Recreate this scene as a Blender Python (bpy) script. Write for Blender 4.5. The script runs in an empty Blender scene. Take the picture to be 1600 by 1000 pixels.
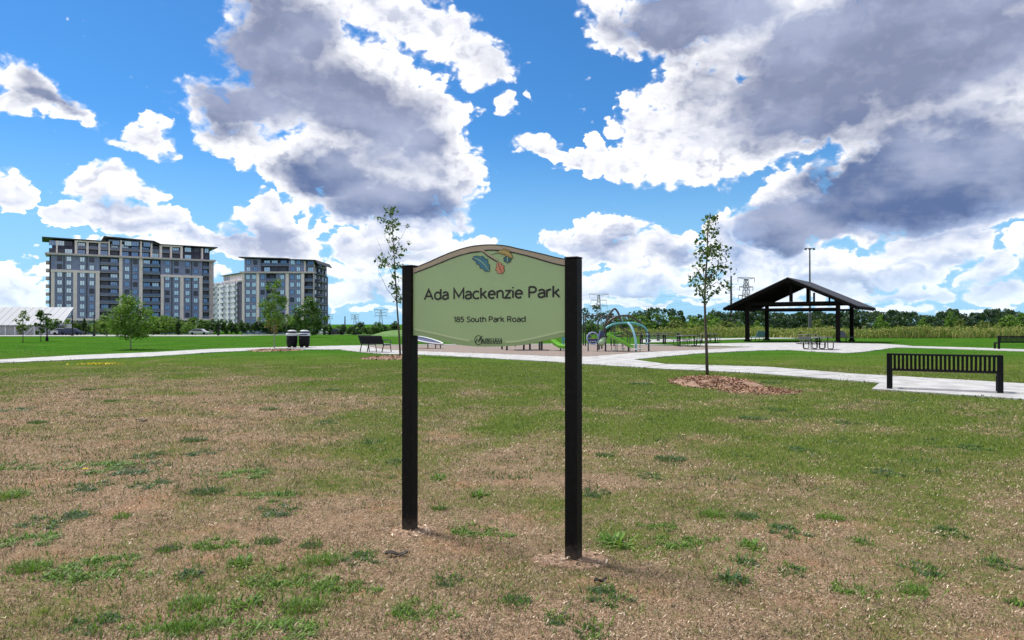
import bpy, bmesh, math, random
import numpy as np
from mathutils import Vector, Matrix, Euler
from math import radians as R, sin, cos, pi, atan, atan2, sqrt
C = bpy.context.scene.collection
sc = bpy.context.scene
# ------------------------------------------------------------------ camera
FPX, HOR, EYE = 1120.0, 506.0, 1.6          # focal length in photo pixels, horizon row, eye height
cam_d = bpy.data.cameras.new('camera')
cam_d.sensor_width = 36.0
cam_d.lens = 36.0 * FPX / 1600.0
cam_d.clip_start = 0.1
cam_d.clip_end = 9000
cam = bpy.data.objects.new('camera', cam_d); C.objects.link(cam)
cam.location = (0, 0, EYE)
cam.rotation_euler = (R(90) + atan((HOR - 500) / FPX), 0, 0)
sc.camera = cam
vs = sc.view_settings
sc.display_settings.display_device = 'sRGB'
vs.view_transform = 'Standard'; vs.look = 'None'; vs.gamma = 1; vs.use_curve_mapping = False
vs.exposure = 0.30
# ------------------------------------------------------------------ sun
SUN_EL, SUN_AZ = 58.0, -58.0                # degrees above the horizon, clockwise from straight ahead
sun_d = bpy.data.lights.new('sun', 'SUN')
sun_d.energy = 4.3; sun_d.angle = R(12); sun_d.color = (1.0, 0.955, 0.89)
sun = bpy.data.objects.new('sun', sun_d); C.objects.link(sun)
_sv = Vector((sin(R(SUN_AZ)) * cos(R(SUN_EL)), cos(R(SUN_AZ)) * cos(R(SUN_EL)), sin(R(SUN_EL))))
sun.rotation_euler = _sv.to_track_quat('Z', 'Y').to_euler()
# ------------------------------------------------------------------ world: Nishita sky with cumulus
world = bpy.data.worlds.new('World'); sc.world = world; world.use_nodes = True
class NT:
    """tiny helper to write node trees"""
    def __init__(s, tree): s.t = tree
    def n(s, typ, **kw):
        nd = s.t.nodes.new(typ)
        for k, v in kw.items(): setattr(nd, k, v)
        return nd
    def set(s, sock, v):
        if v is None: return
        if isinstance(v, bpy.types.NodeSocket): s.t.links.new(v, sock)
        else: sock.default_value = v
    def math(s, op, a, b=None, c=None, clamp=False):
        nd = s.n('ShaderNodeMath', operation=op, use_clamp=clamp)
        for i, v in enumerate((a, b, c)): s.set(nd.inputs[i], v)
        return nd.outputs[0]
    def vmath(s, op, a, b=None):
        nd = s.n('ShaderNodeVectorMath', operation=op)
        s.set(nd.inputs[0], a); s.set(nd.inputs[1], b)
        return nd.outputs['Value'] if op in ('LENGTH', 'DOT_PRODUCT') else nd.outputs[0]
    def smooth(s, x, a, b, lo=0.0, hi=1.0):
        nd = s.n('ShaderNodeMapRange', interpolation_type='SMOOTHSTEP')
        for i, v in enumerate((x, a, b, lo, hi)): s.set(nd.inputs[i], v)
        return nd.outputs[0]
    def lin(s, x, a, b, lo=0.0, hi=1.0):
        nd = s.n('ShaderNodeMapRange')
        for i, v in enumerate((x, a, b, lo, hi)): s.set(nd.inputs[i], v)
        return nd.outputs[0]
    def noise(s, vec, scale, detail=4, rough=0.5, dist=0.0, lac=2.0):
        nd = s.n('ShaderNodeTexNoise')
        s.set(nd.inputs['Vector'], vec)
        nd.inputs['Scale'].default_value = scale; nd.inputs['Detail'].default_value = detail
        nd.inputs['Roughness'].default_value = rough; nd.inputs['Distortion'].default_value = dist
        nd.inputs['Lacunarity'].default_value = lac
        return nd.outputs[0]
    def mixc(s, f, a, b, mode='MIX'):
        nd = s.n('ShaderNodeMix', data_type='RGBA', blend_type=mode)
        s.set(nd.inputs[0], f); s.set(nd.inputs[6], a); s.set(nd.inputs[7], b)
        return nd.outputs[2]
def azel(px, py):
    x = (px - 800) / FPX; v = (HOR - py) / FPX
    return math.degrees(atan(x)), math.degrees(atan(v / sqrt(1 + x * x)))
# cloud bodies: where in the sky each cumulus mass stands (given as x, y, half width, half height, tilt, weight)
CLOUDS = [
 (465,95,120,150,0,1.15),(455,20,110,60,0,1.0),(560,150,165,105,-12,1.2),(390,160,130,62,6,.85),(640,35,190,55,-18,1.1),(745,95,62,50,-10,.95),
 (560,-10,150,70,0,1.0),(650,185,100,80,0,1.1),(700,200,46,46,0,.9),(385,222,95,44,-18,.95),(470,265,120,55,-20,1.05),(560,260,120,80,0,1.15),
 (672,255,85,95,0,1.1),(590,312,150,55,-6,1.15),(700,300,55,85,0,1.0),(640,345,100,38,0,1.0),(340,212,50,22,-20,.7),
 (235,215,55,32,-8,.85),(192,215,40,14,0,.6),(55,138,88,36,-18,.95),(15,160,60,28,0,.85),(8,300,52,36,-14,.95),(130,182,50,18,0,.5),
 (165,290,62,36,0,1.0),(215,302,36,26,0,.9),(95,336,60,24,0,.9),(180,340,95,40,0,1.05),(270,362,85,34,-12,1.0),(330,378,60,24,0,.9),(250,335,26,16,0,.7),
 (415,340,48,46,0,1.0),(432,375,75,46,0,1.1),(495,362,34,18,0,.8),(455,395,90,26,0,1.0),(370,385,40,30,0,.9),
 (575,382,62,36,0,1.0),(640,372,75,30,0,1.0),(745,382,58,14,0,.8),(600,405,90,22,0,.9),
 (560,440,70,40,0,.95),(530,465,60,26,0,.8),(620,450,60,28,0,.8),(25,452,75,40,0,1.0),(20,478,110,18,0,.8),
 (788,165,24,26,20,.75),(832,150,9,18,-20,.5),(795,188,12,12,0,.5),
 (955,45,50,46,0,1.0),(980,75,30,26,0,.8),(940,10,50,24,0,.8),(1075,25,135,70,0,1.15),(1240,50,220,100,-10,1.3),(1480,60,260,150,0,1.4),(1060,95,40,30,0,.6),
 (990,158,34,20,10,.8),(1085,150,90,75,10,1.1),(1040,215,95,72,0,1.1),(1090,255,110,45,0,1.05),(985,255,60,34,0,.9),(1160,190,130,90,10,1.2),(1330,165,240,80,8,1.25),(1400,135,210,75,0,1.45),(1260,140,120,60,0,1.4),(1450,195,130,50,0,1.3),(1550,190,150,110,0,1.2),
 (840,232,52,22,-8,.8),(905,255,60,20,-6,.85),(930,228,22,20,0,.6),(815,225,20,12,0,.6),
 (1430,270,230,85,8,1.35),(1360,338,190,46,2,1.35),(1530,318,120,42,0,1.3),(1470,325,100,48,0,1.4),(1215,350,90,50,0,1.35),(1250,310,80,50,0,1.1),(1300,330,130,52,4,1.2),(1560,270,120,70,0,1.1),(1235,362,75,26,0,.9),(1500,215,90,60,0,1.0),
 (960,362,75,38,0,1.05),(905,378,62,22,0,.95),(1040,392,56,36,0,1.05),(985,400,110,34,0,1.0),(1125,362,46,42,0,1.0),(1140,400,70,40,0,1.0),
 (1000,440,120,34,0,.95),(930,455,70,30,0,.8),(1210,412,110,34,0,1.0),(1300,425,110,40,0,1.0),(1400,425,110,34,0,.95),(1480,380,95,34,0,1.0),(1455,400,80,30,0,1.0),
 (1545,420,70,34,0,.9),(1590,385,42,34,0,.95),(1420,395,50,20,0,.8),(1130,450,120,22,0,.8),(1420,460,170,16,0,.75),(1250,455,150,20,0,.8),(1560,455,80,24,0,.8),
 (1000,474,190,10,0,.65),(1400,482,260,9,0,.6),(620,486,170,9,0,.6),(1240,476,100,10,0,.6),(850,430,60,30,0,.8),(760,450,100,36,0,.8),(700,410,80,30,0,.9),(200,420,160,60,0,.7),
]
# thick, shaded bodies of the same clouds (seen from underneath)
SHADES = [
 (430,90,165,120,0,1.05),(560,175,155,85,-8,1.1),(380,165,160,58,0,1.0),(520,285,130,58,-8,1.1),(620,322,175,52,0,1.25),(655,228,80,58,0,.95),(705,335,60,56,0,.8),(430,10,90,60,0,.8),
 (1110,28,190,70,0,1.2),(1290,80,270,95,12,1.3),(1500,50,290,140,0,1.25),(1270,175,170,78,14,1.2),(1185,160,80,70,0,.6),(1440,285,290,110,6,1.6),(1290,340,190,62,4,1.5),(1570,270,150,90,0,1.5),(1230,368,110,36,0,1.3),(1430,150,220,80,10,.9),(1530,190,120,60,0,.7),
 (418,382,72,52,0,1.0),(950,388,66,32,0,.9),(985,372,40,26,0,.75),(170,318,66,26,0,.6),(200,352,90,24,0,.55),(285,372,60,20,0,.5),(600,392,80,26,0,.6),(1050,405,60,24,0,.75),(1330,445,190,22,0,.75),(70,150,70,36,-15,.8),(1000,455,130,18,0,.75),(590,468,70,18,0,.9),(1480,412,90,18,0,.6),(1250,440,100,16,0,.7),(1140,405,50,30,0,.7),(1560,440,60,20,0,.6),(30,470,70,14,0,.5),(1420,465,160,12,0,.7),(1100,470,120,9,0,.6),
]
def blobs(nt, P, items):
    cur = None
    for (px, py, rx, ry, rot, w) in items:
        a, e = azel(px, py)
        a2, _ = azel(px + rx, py); _, e2 = azel(px, py - ry)
        m = nt.n('ShaderNodeMapping', vector_type='TEXTURE')
        nt.set(m.inputs['Vector'], P)
        m.inputs['Location'].default_value = (a, e, 0)
        m.inputs['Rotation'].default_value = (0, 0, R(rot))
        m.inputs['Scale'].default_value = (abs(a2 - a) * 1.18, abs(e2 - e) * 1.18, 1)
        g = nt.n('ShaderNodeTexGradient', gradient_type='SPHERICAL'); nt.set(g.inputs[0], m.outputs[0])
        if cur is None: cur = nt.math('MULTIPLY', g.outputs['Fac'], w)
        else:
            v = nt.math('MULTIPLY', g.outputs['Fac'], w)
            nd = nt.math('SMOOTH_MAX', cur, v, 0.12); cur = nd
    return cur
def puff_group():
    """small scale billows of the clouds: outlines and relief"""
    g = bpy.data.node_groups.new('cloud_billows', 'ShaderNodeTree')
    g.interface.new_socket('P', in_out='INPUT', socket_type='NodeSocketVector')
    g.interface.new_socket('D', in_out='INPUT', socket_type='NodeSocketVector')
    g.interface.new_socket('F', in_out='OUTPUT', socket_type='NodeSocketFloat')
    nt = NT(g)
    i = nt.n('NodeGroupInput'); o = nt.n('NodeGroupOutput')
    P, D = i.outputs['P'], i.outputs['D']
    n1 = nt.noise(D, 16, 8, .56)
    vor = nt.n('ShaderNodeTexVoronoi', feature='SMOOTH_F1', voronoi_dimensions='2D'); nt.set(vor.inputs['Vector'], P)
    vor.inputs['Scale'].default_value = .68; vor.inputs['Detail'].default_value = 2; vor.inputs['Roughness'].default_value = .55; vor.inputs['Smoothness'].default_value = .35
    puff = nt.math('SUBTRACT', .45, vor.outputs['Distance'])
    f = nt.math('ADD', nt.math('MULTIPLY', nt.math('SUBTRACT', n1, .5), .74), nt.math('MULTIPLY', puff, .40))
    nt.set(o.inputs['F'], f)
    return g
def build_world():
    t = world.node_tree
    for nd in list(t.nodes): t.nodes.remove(nd)
    nt = NT(t)
    sky = nt.n('ShaderNodeTexSky', sky_type='NISHITA')
    sky.sun_disc = False; sky.sun_elevation = R(SUN_EL); sky.sun_rotation = R(SUN_AZ)
    sky.altitude = 200; sky.air_density = 1.0; sky.dust_density = .3; sky.ozone_density = 3.0
    geo = nt.n('ShaderNodeTexCoord'); D0 = nt.vmath('NORMALIZE', geo.outputs['Generated'])
    sep = nt.n('ShaderNodeSeparateXYZ'); nt.set(sep.inputs[0], D0)
    x, y, z = sep.outputs
    az = nt.math('MULTIPLY', nt.math('ARCTAN2', x, y), 180 / pi)
    el = nt.math('MULTIPLY', nt.math('ARCSINE', z), 180 / pi)
    cb = nt.n('ShaderNodeCombineXYZ'); nt.set(cb.inputs[0], az); nt.set(cb.inputs[1], el); P = cb.outputs[0]
    D = nt.vmath('MULTIPLY', D0, (1, 1, 1.55))
    # wobble the outline before looking the bodies up
    w1 = nt.n('ShaderNodeTexNoise'); nt.set(w1.inputs['Vector'], D); w1.inputs['Scale'].default_value = 14; w1.inputs['Detail'].default_value = 5; w1.inputs['Roughness'].default_value = .55
    wv = nt.vmath('SUBTRACT', w1.outputs['Color'], (.5, .5, .5))
    B = blobs(nt, nt.vmath('ADD', P, nt.vmath('MULTIPLY', wv, (5.2, 3.4, 0))), CLOUDS)
    # the rest of the sky (beside, behind and above the frame) carries the same kind of broken cumulus
    outside = nt.math('MAXIMUM', nt.smooth(nt.math('ABSOLUTE', az), 36, 46), nt.smooth(el, 25, 32))
    rest = nt.math('MULTIPLY', nt.math('MULTIPLY', nt.smooth(nt.noise(D, 2.6, 3, .5), .40, .58), outside), .8)
    rest = nt.math('MULTIPLY', rest, nt.smooth(el, -.5, 3))
    B = nt.math('MAXIMUM', B, rest)
    grp = puff_group()
    Pv = nt.vmath('ADD', nt.vmath('MULTIPLY', P, (1, 1.35, 1)), nt.vmath('MULTIPLY', wv, (2.4, 2.4, 0)))
    def N(p, d):
        q = nt.n('ShaderNodeGroup'); q.node_tree = grp
        nt.set(q.inputs[0], p); nt.set(q.inputs[1], d); return q.outputs[0]
    n0 = N(Pv, D)
    n1 = N(nt.vmath('ADD', Pv, (-.3, 1.25, 0)), nt.vmath('ADD', D, (-.005, 0, .026)))
    f0 = nt.math('MULTIPLY', nt.math('ADD', B, n0), nt.smooth(B, .03, .20))     # open sky stays clear
    relief = nt.math('SUBTRACT', n0, n1)
    Pw = nt.vmath('ADD', P, nt.vmath('MULTIPLY', wv, (8, 5, 0)))
    S = blobs(nt, Pw, SHADES)
    S = nt.math('MAXIMUM', S, nt.math('MULTIPLY', nt.math('MULTIPLY', nt.smooth(f0, .6, 1.1), outside), .45))
    soft = nt.math('SUBTRACT', nt.smooth(nt.noise(D, 7, 2), .35, .65, .15, .30), nt.smooth(el, 10, 7, 0, .04))          # some rims are crisp, some ragged and thin
    dens = nt.smooth(f0, .08, nt.math('ADD', soft, nt.math('MULTIPLY', nt.smooth(S, .1, .6), .14)))
    sn = nt.noise(nt.vmath('MULTIPLY', D, (1, 1, 1.4)), 9, 4, .45)
    S2 = nt.math('ADD', S, nt.math('MULTIPLY', nt.math('SUBTRACT', sn, .5), .9))
    core = nt.math('ADD', B, nt.math('MULTIPLY', n0, .45))
    shade = nt.math('MULTIPLY', nt.lin(S2, -.04, .70), nt.math('MAXIMUM', nt.smooth(core, .14, .55), nt.smooth(S, .30, .75)))      # rims stay bright, the light comes through them
    thick = nt.smooth(f0, .20, .5)
    under = nt.math('MULTIPLY', nt.math('MULTIPLY', nt.smooth(relief, .03, -.34), nt.math('MULTIPLY', thick, nt.math('SUBTRACT', 1.0, shade))), .52)   # faces turned away from the sun
    lit = nt.smooth(relief, .04, .34)
    dark = nt.math('SUBTRACT', nt.math('ADD', nt.math('MULTIPLY', shade, 1.05), under), nt.math('MULTIPLY', nt.math('MULTIPLY', lit, nt.math('SUBTRACT', 1.0, shade)), .22), clamp=True)
    white = (1.0, 1.0, 1.02, 1); grey = (.215, .25, .385, 1); bluegrey = (.105, .16, .32, 1)
    gcol = nt.mixc(nt.smooth(el, 17, 10.5), grey, bluegrey)
    gcol = nt.mixc(nt.math('MULTIPLY', nt.smooth(el, 10.5, 7.5), nt.smooth(S, 1.0, .55)), gcol, (.33, .43, .66, 1))   # low far cumulus: thinner, bluer shade
    bl = nt.noise(nt.vmath('MULTIPLY', D, (1, 1, 1.3)), 6, 5, .5)
    gcol = nt.mixc(nt.smooth(bl, .38, .66), gcol, (.36, .41, .57, 1))
    body = nt.math('MULTIPLY', nt.smooth(relief, -.34, .38), .09)                      # billows inside the shaded bodies
    dark = nt.math('ADD', nt.math('SUBTRACT', dark, nt.math('MULTIPLY', body, shade)), nt.math('MULTIPLY', shade, .035), clamp=True)
    cl = nt.mixc(dark, white, gcol)
    cl = nt.mixc(nt.math('MULTIPLY', nt.smooth(el, 7.0, .0), .5), cl, (.60, .80, 1.0, 1))
    tint = nt.mixc(1.0, sky.outputs[0], SKY_TINT, 'MULTIPLY')
    b1 = nt.n('ShaderNodeBackground'); b1.inputs[1].default_value = .083
    air = nt.mixc(nt.smooth(el, 16, -2), tint, (4.0, 7.2, 10.0, 1))        # pale blue air towards the horizon
    nt.set(b1.inputs[0], air)
    b2 = nt.n('ShaderNodeBackground'); nt.set(b2.inputs[0], cl); b2.inputs[1].default_value = .95
    mx = nt.n('ShaderNodeMixShader'); nt.set(mx.inputs[0], nt.math('MAXIMUM', dens, nt.math('MULTIPLY', nt.math('MULTIPLY', nt.smooth(f0, .0, .30), .6), nt.smooth(B, .10, .30)))); nt.set(mx.inputs[1], b1.outputs[0]); nt.set(mx.inputs[2], b2.outputs[0])
    o = nt.n('ShaderNodeOutputWorld'); nt.set(o.inputs[0], mx.outputs[0])
    world.cycles.sampling_method = 'MANUAL'; world.cycles.sample_map_resolution = 256
SKY_TINT = (.40, .91, 1.33, 1)
build_world()
# ------------------------------------------------------------------ helpers
rnd = random.Random(7)
rng = np.random.default_rng(11)
def at(px, py, Y):
    """the point at distance Y seen at photo position px, py"""
    return Vector(((px - 800) / FPX * Y, Y, EYE + (HOR - py) / FPX * Y))
def gnd(px, py):
    """the point of the flat park lawn seen at px, py"""
    Y = EYE * FPX / (py - HOR)
    return Vector(((px - 800) / FPX * Y, Y, 0))
def tz(y):
    """the land is level, then falls away gently beyond the lawn"""
    return -0.0127 * (min(max(y, 85.0), 290.0) - 85.0)
class MB:
    """collects shapes for ONE mesh object"""
    def __init__(s): s.v = []; s.f = []; s.m = []
    def add(s, vs, fs, mi=0):
        o = len(s.v); s.v.extend([tuple(p) for p in vs])
        for f in fs: s.f.append(tuple(i + o for i in f)); s.m.append(mi)
        return s
    def box(s, x0, y0, z0, x1, y1, z1, mi=0):
        return s.add([(x0,y0,z0),(x1,y0,z0),(x1,y1,z0),(x0,y1,z0),(x0,y0,z1),(x1,y0,z1),(x1,y1,z1),(x0,y1,z1)],
                     [(3,2,1,0),(4,5,6,7),(0,1,5,4),(1,2,6,5),(2,3,7,6),(3,0,4,7)], mi)
    def bevbox(s, x0, y0, z0, x1, y1, z1, b, mi=0):
        """box with chamfered vertical edges and top"""
        ring = lambda d, z: [(x0+d+b,y0+d,z),(x1-d-b,y0+d,z),(x1-d,y0+d+b,z),(x1-d,y1-d-b,z),(x1-d-b,y1-d,z),(x0+d+b,y1-d,z),(x0+d,y1-d-b,z),(x0+d,y0+d+b,z)]
        vs = ring(0,z0)+ring(0,z1-b)+ring(b,z1)
        fs = [tuple(range(7,-1,-1)), tuple(range(16,24))]
        for k in (0,8):
            for i in range(8): j=(i+1)%8; fs.append((k+i,k+j,k+8+j,k+8+i))
        return s.add(vs, fs, mi)
    def obox(s, p, q, w, h, mi=0, up=(0,0,1)):
        """bar from p to q, w wide and h high, centred on the line"""
        p, q = Vector(p), Vector(q); d = (q-p).normalized(); u = Vector(up)
        if abs(d.dot(u)) > .98: u = Vector((0,1,0))
        a = d.cross(u).normalized(); b = a.cross(d).normalized()
        vs = []
        for c in (p, q):
            for i, j in ((-1,-1),(1,-1),(1,1),(-1,1)): vs.append(c + a*(i*w/2) + b*(j*h/2))
        return s.add(vs, [(3,2,1,0),(4,5,6,7),(0,1,5,4),(1,2,6,5),(2,3,7,6),(3,0,4,7)], mi)
    def tube(s, pts, r, n=8, mi=0, cap=True):
        pts = [Vector(p) for p in pts]; rs = r if isinstance(r, (list, tuple)) else [r]*len(pts)
        vs = []; ref = None
        for i, p in enumerate(pts):
            t = (pts[min(i+1,len(pts)-1)] - pts[max(i-1,0)]).normalized()
            if ref is None: ref = Vector((1,0,0)) if abs(t.x) < .9 else Vector((0,1,0))
            a = (ref - t*ref.dot(t)).normalized(); b = t.cross(a); ref = a
            for k in range(n):
                an = 2*pi*k/n; vs.append(p + (a*cos(an) + b*sin(an))*rs[i])
        fs = []
        for i in range(len(pts)-1):
            for k in range(n):
                j = (k+1) % n; fs.append((i*n+k, i*n+j, (i+1)*n+j, (i+1)*n+k))
        if cap: fs.append(tuple(range(n-1,-1,-1))); fs.append(tuple((len(pts)-1)*n+k for k in range(n)))
        return s.add(vs, fs, mi)
    def lathe(s, prof, n=20, mi=0, c=(0,0,0)):
        vs = []; fs = []
        for r, z in prof:
            for k in range(n): vs.append((c[0]+r*cos(2*pi*k/n), c[1]+r*sin(2*pi*k/n), c[2]+z))
        for i in range(len(prof)-1):
            for k in range(n):
                j = (k+1) % n; fs.append((i*n+k, i*n+j, (i+1)*n+j, (i+1)*n+k))
        fs.append(tuple(range(n-1,-1,-1))); fs.append(tuple((len(prof)-1)*n+k for k in range(n)))
        return s.add(vs, fs, mi)
    def prism(s, poly, y0, y1, mi=0):
        """polygon in x,z pushed from y0 to y1"""
        n = len(poly); vs = [(x,y0,z) for x,z in poly] + [(x,y1,z) for x,z in poly]
        fs = [tuple(range(n)), tuple(range(2*n-1,n-1,-1))]
        for i in range(n): j=(i+1)%n; fs.append((j,i,n+i,n+j))
        return s.add(vs, fs, mi)
    def slab(s, poly, z0, z1, mi=0):
        """polygon in x,y raised from z0 to z1"""
        n = len(poly); vs = [(p[0],p[1],z0) for p in poly] + [(p[0],p[1],z1) for p in poly]
        fs = [tuple(range(n-1,-1,-1)), tuple(range(n,2*n))]
        for i in range(n): j=(i+1)%n; fs.append((i,j,n+j,n+i))
        return s.add(vs, fs, mi)
    def mesh(s, name, mats, smooth=False):
        me = bpy.data.meshes.new(name); me.from_pydata(s.v, [], s.f)
        for m in (mats if isinstance(mats, (list, tuple)) else [mats]): me.materials.append(m)
        if len(me.materials) > 1: me.polygons.foreach_set('material_index', s.m)
        if smooth: me.polygons.foreach_set('use_smooth', [True]*len(me.polygons))
        bm = bmesh.new(); bm.from_mesh(me); bmesh.ops.recalc_face_normals(bm, faces=bm.faces); bm.to_mesh(me); bm.free()
        me.update(); return me
    def build(s, name, mats, parent=None, smooth=False, loc=(0,0,0)):
        return link(name, s.mesh(name, mats, smooth), parent, loc)
def link(name, me, parent=None, loc=(0,0,0), rot=None, scale=None):
    o = bpy.data.objects.new(name, me); C.objects.link(o)
    o.location = loc
    if rot: o.rotation_euler = rot
    if scale: o.scale = scale if isinstance(scale, (tuple, list, Vector)) else (scale,)*3
    if parent: o.parent = parent
    return o
def tag(o, label, cat=None, group=None, kind=None):
    o['label'] = label
    if cat: o['category'] = cat
    if group: o['group'] = group
    if kind: o['kind'] = kind
    return o
def root(name, loc, rz=0.0):
    o = bpy.data.objects.new(name, None); C.objects.link(o); o.empty_display_size = .2
    o.location = loc; o.rotation_euler = (0, 0, rz); return o
def copy_tree(o, parent=None):
    c = o.copy(); C.objects.link(c)
    if parent: c.parent = parent
    for ch in list(o.children): copy_tree(ch, c)
    return c
def np_mesh(name, V, F, mats, smooth=False):
    """many small faces at once: V (n,3), F (m,3|4)"""
    V = np.asarray(V, np.float32); F = np.asarray(F, np.int32); k = F.shape[1]
    me = bpy.data.meshes.new(name)
    me.vertices.add(len(V)); me.vertices.foreach_set('co', V.ravel())
    me.loops.add(F.size); me.loops.foreach_set('vertex_index', F.ravel())
    me.polygons.add(len(F)); me.polygons.foreach_set('loop_start', np.arange(0, F.size, k, dtype=np.int32))
    me.polygons.foreach_set('loop_total', np.full(len(F), k, np.int32))
    if smooth: me.polygons.foreach_set('use_smooth', np.ones(len(F), bool))
    for m in (mats if isinstance(mats, (list, tuple)) else [mats]): me.materials.append(m)
    me.update(calc_edges=True); me.validate(); return me
def vnoise(x, y, seed=0):
    """smooth lattice noise 0..1"""
    x = np.asarray(x, float); y = np.asarray(y, float)
    xi = np.floor(x).astype(np.int64); yi = np.floor(y).astype(np.int64); xf = x-xi; yf = y-yi
    def h(a, b):
        n = (a*374761393 + b*668265263 + seed*974634713) & 0xFFFFFFFF
        n = ((n ^ (n >> 13)) * 1274126177) & 0xFFFFFFFF
        return ((n ^ (n >> 16)) & 0xFFFF) / 65535.0
    u = xf*xf*(3-2*xf); v = yf*yf*(3-2*yf)
    return (h(xi,yi)*(1-u)+h(xi+1,yi)*u)*(1-v) + (h(xi,yi+1)*(1-u)+h(xi+1,yi+1)*u)*v
def fbm(x, y, seed=0, o=4):
    t = 0; a = .5; n = 0
    for i in range(o): t = t + a*vnoise(x*2**i+i*17.3, y*2**i-i*9.1, seed+i); n += a; a *= .5
    return t/n
# ------------------------------------------------------------------ materials
def mat(name, col, rough=.6, metal=0.0, var=0.0, vscale=8.0, bump=0.0, bscale=60.0, spec=.5, col2=None):
    m = bpy.data.materials.new(name); m.use_nodes = True; t = m.node_tree; nt = NT(t)
    b = t.nodes['Principled BSDF']
    c = (*col, 1)
    b.inputs['Base Color'].default_value = c; b.inputs['Roughness'].default_value = rough
    b.inputs['Metallic'].default_value = metal; b.inputs['Specular IOR Level'].default_value = spec
    if var or col2 or bump:
        tc = nt.n('ShaderNodeTexCoord').outputs['Object']
    if var or col2:
        n = nt.noise(tc, vscale, 6, .6)
        f = nt.smooth(n, .35, .65)
        a = tuple(max(0, v*(1-var)) for v in col) + (1,); d = (tuple(min(1, v*(1+var)) for v in col) + (1,)) if not col2 else (*col2, 1)
        nt.set(b.inputs['Base Color'], nt.mixc(f, a if not col2 else c, d))
    if bump:
        bn = nt.n('ShaderNodeBump'); bn.inputs['Strength'].default_value = bump; bn.inputs['Distance'].default_value = .01
        nt.set(bn.inputs['Height'], nt.noise(tc, bscale, 5, .6)); nt.set(b.inputs['Normal'], bn.outputs[0])
    return m
def leafmat(name, cols, transl=.35, rough=.55, patch=0.0):
    """each leaf or blade takes its own shade"""
    m = bpy.data.materials.new(name); m.use_nodes = True; t = m.node_tree; nt = NT(t)
    b = t.nodes['Principled BSDF']; out = t.nodes['Material Output']
    g = nt.n('ShaderNodeNewGeometry')
    r = nt.n('ShaderNodeValToRGB'); nt.set(r.inputs[0], g.outputs['Random Per Island'])
    els = r.color_ramp.elements
    while len(els) < len(cols): els.new(.5)
    for i, c in enumerate(cols): els[i].position = i/(len(cols)-1); els[i].color = (*c, 1)
    col = r.outputs[0]
    if patch:                                                          # dry thatch patches; mottling also puts clump shading into the colour
        pn = nt.n('ShaderNodeNewGeometry').outputs['Position']
        f1 = nt.smooth(nt.noise(pn, 2.3, 5, .6), .34, .66, 1-patch, 1+patch*.6); f2 = nt.math('MULTIPLY', nt.smooth(nt.noise(pn, 17, 4, .6), .34, .66, 1-patch*.9, 1+patch*.6), nt.smooth(nt.noise(pn, 62, 3, .6), .32, .66, .42, 1.45))
        yy = nt.n('ShaderNodeSeparateXYZ'); nt.set(yy.inputs[0], pn)
        cmb = nt.n('ShaderNodeCombineXYZ'); k = nt.math('MULTIPLY', f1, f2)
        for i in range(3): nt.set(cmb.inputs[i], k)
        col = nt.mixc(1.0, col, cmb.outputs[0], 'MULTIPLY')
    nt.set(b.inputs['Base Color'], col); b.inputs['Roughness'].default_value = rough
    b.inputs['Specular IOR Level'].default_value = .3
    tr = nt.n('ShaderNodeBsdfTranslucent'); nt.set(tr.inputs[0], nt.mixc(.5, r.outputs[0], (.16,.30,.03,1)) if transl else r.outputs[0])
    mx = nt.n('ShaderNodeMixShader'); mx.inputs[0].default_value = transl
    nt.set(mx.inputs[1], b.outputs[0]); nt.set(mx.inputs[2], tr.outputs[0]); nt.set(out.inputs[0], mx.outputs[0])
    return m
M = {}
M['concrete'] = mat('concrete', (.37,.366,.362), .9, var=.19, vscale=1.7, bump=.25, bscale=90)
def dusty_post():
    m = M['post_black']; t = m.node_tree; nt = NT(t); b = t.nodes['Principled BSDF']; old = b.inputs['Base Color'].links[0].from_socket
    pos = nt.n('ShaderNodeNewGeometry').outputs['Position']; sp = nt.n('ShaderNodeSeparateXYZ'); nt.set(sp.inputs[0], pos)
    h = nt.math('ADD', sp.outputs[2], nt.math('MULTIPLY', nt.math('SUBTRACT', nt.noise(pos, 28, 5, .65), .5), .22))
    f = nt.math('MULTIPLY', nt.smooth(h, .13, .0), .55)                       # soil splashed on the foot by rain
    sc_ = nt.math('MULTIPLY', nt.smooth(nt.noise(nt.vmath('MULTIPLY', pos, (40, 40, 3)), 3, 4, .7), .60, .72), .22)   # rubbed streaks
    nt.set(b.inputs['Base Color'], nt.mixc(nt.math('MAXIMUM', f, sc_), old, (.11,.085,.065,1)))
M['concrete_old'] = mat('concrete_old', (.33,.32,.30), .9, var=.12, vscale=.9)
M['black_metal'] = mat('black_metal', (.006,.006,.007), .5, 0, var=.25, vscale=30, spec=.2)
M['post_black'] = mat('post_black', (.0055,.005,.005), .55, 0, var=.3, vscale=25, bump=.15, bscale=70, spec=.14)
dusty_post()
M['dark_timber'] = mat('dark_timber', (.008,.006,.006), .8, var=.3, vscale=12, spec=.1)
M['soffit'] = mat('soffit_boards', (.020,.012,.012), .8, var=.3, vscale=6)
M['roof_metal'] = mat('roof_metal', (.035,.033,.035), .6, .1, var=.1)
M['bark'] = mat('bark', (.075,.058,.045), .9, var=.35, vscale=25, bump=.6, bscale=50)
M['bark_pale'] = mat('bark_pale', (.26,.25,.22), .9, var=.25, vscale=25, bump=.4, bscale=50)
M['leaf'] = leafmat('leaf_green', [(.020,.060,.012),(.040,.105,.018),(.065,.150,.022),(.095,.175,.030)])
M['leaf_dark'] = leafmat('leaf_dark', [(.013,.042,.014),(.022,.064,.018),(.034,.086,.024),(.05,.11,.028)], .3)
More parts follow.
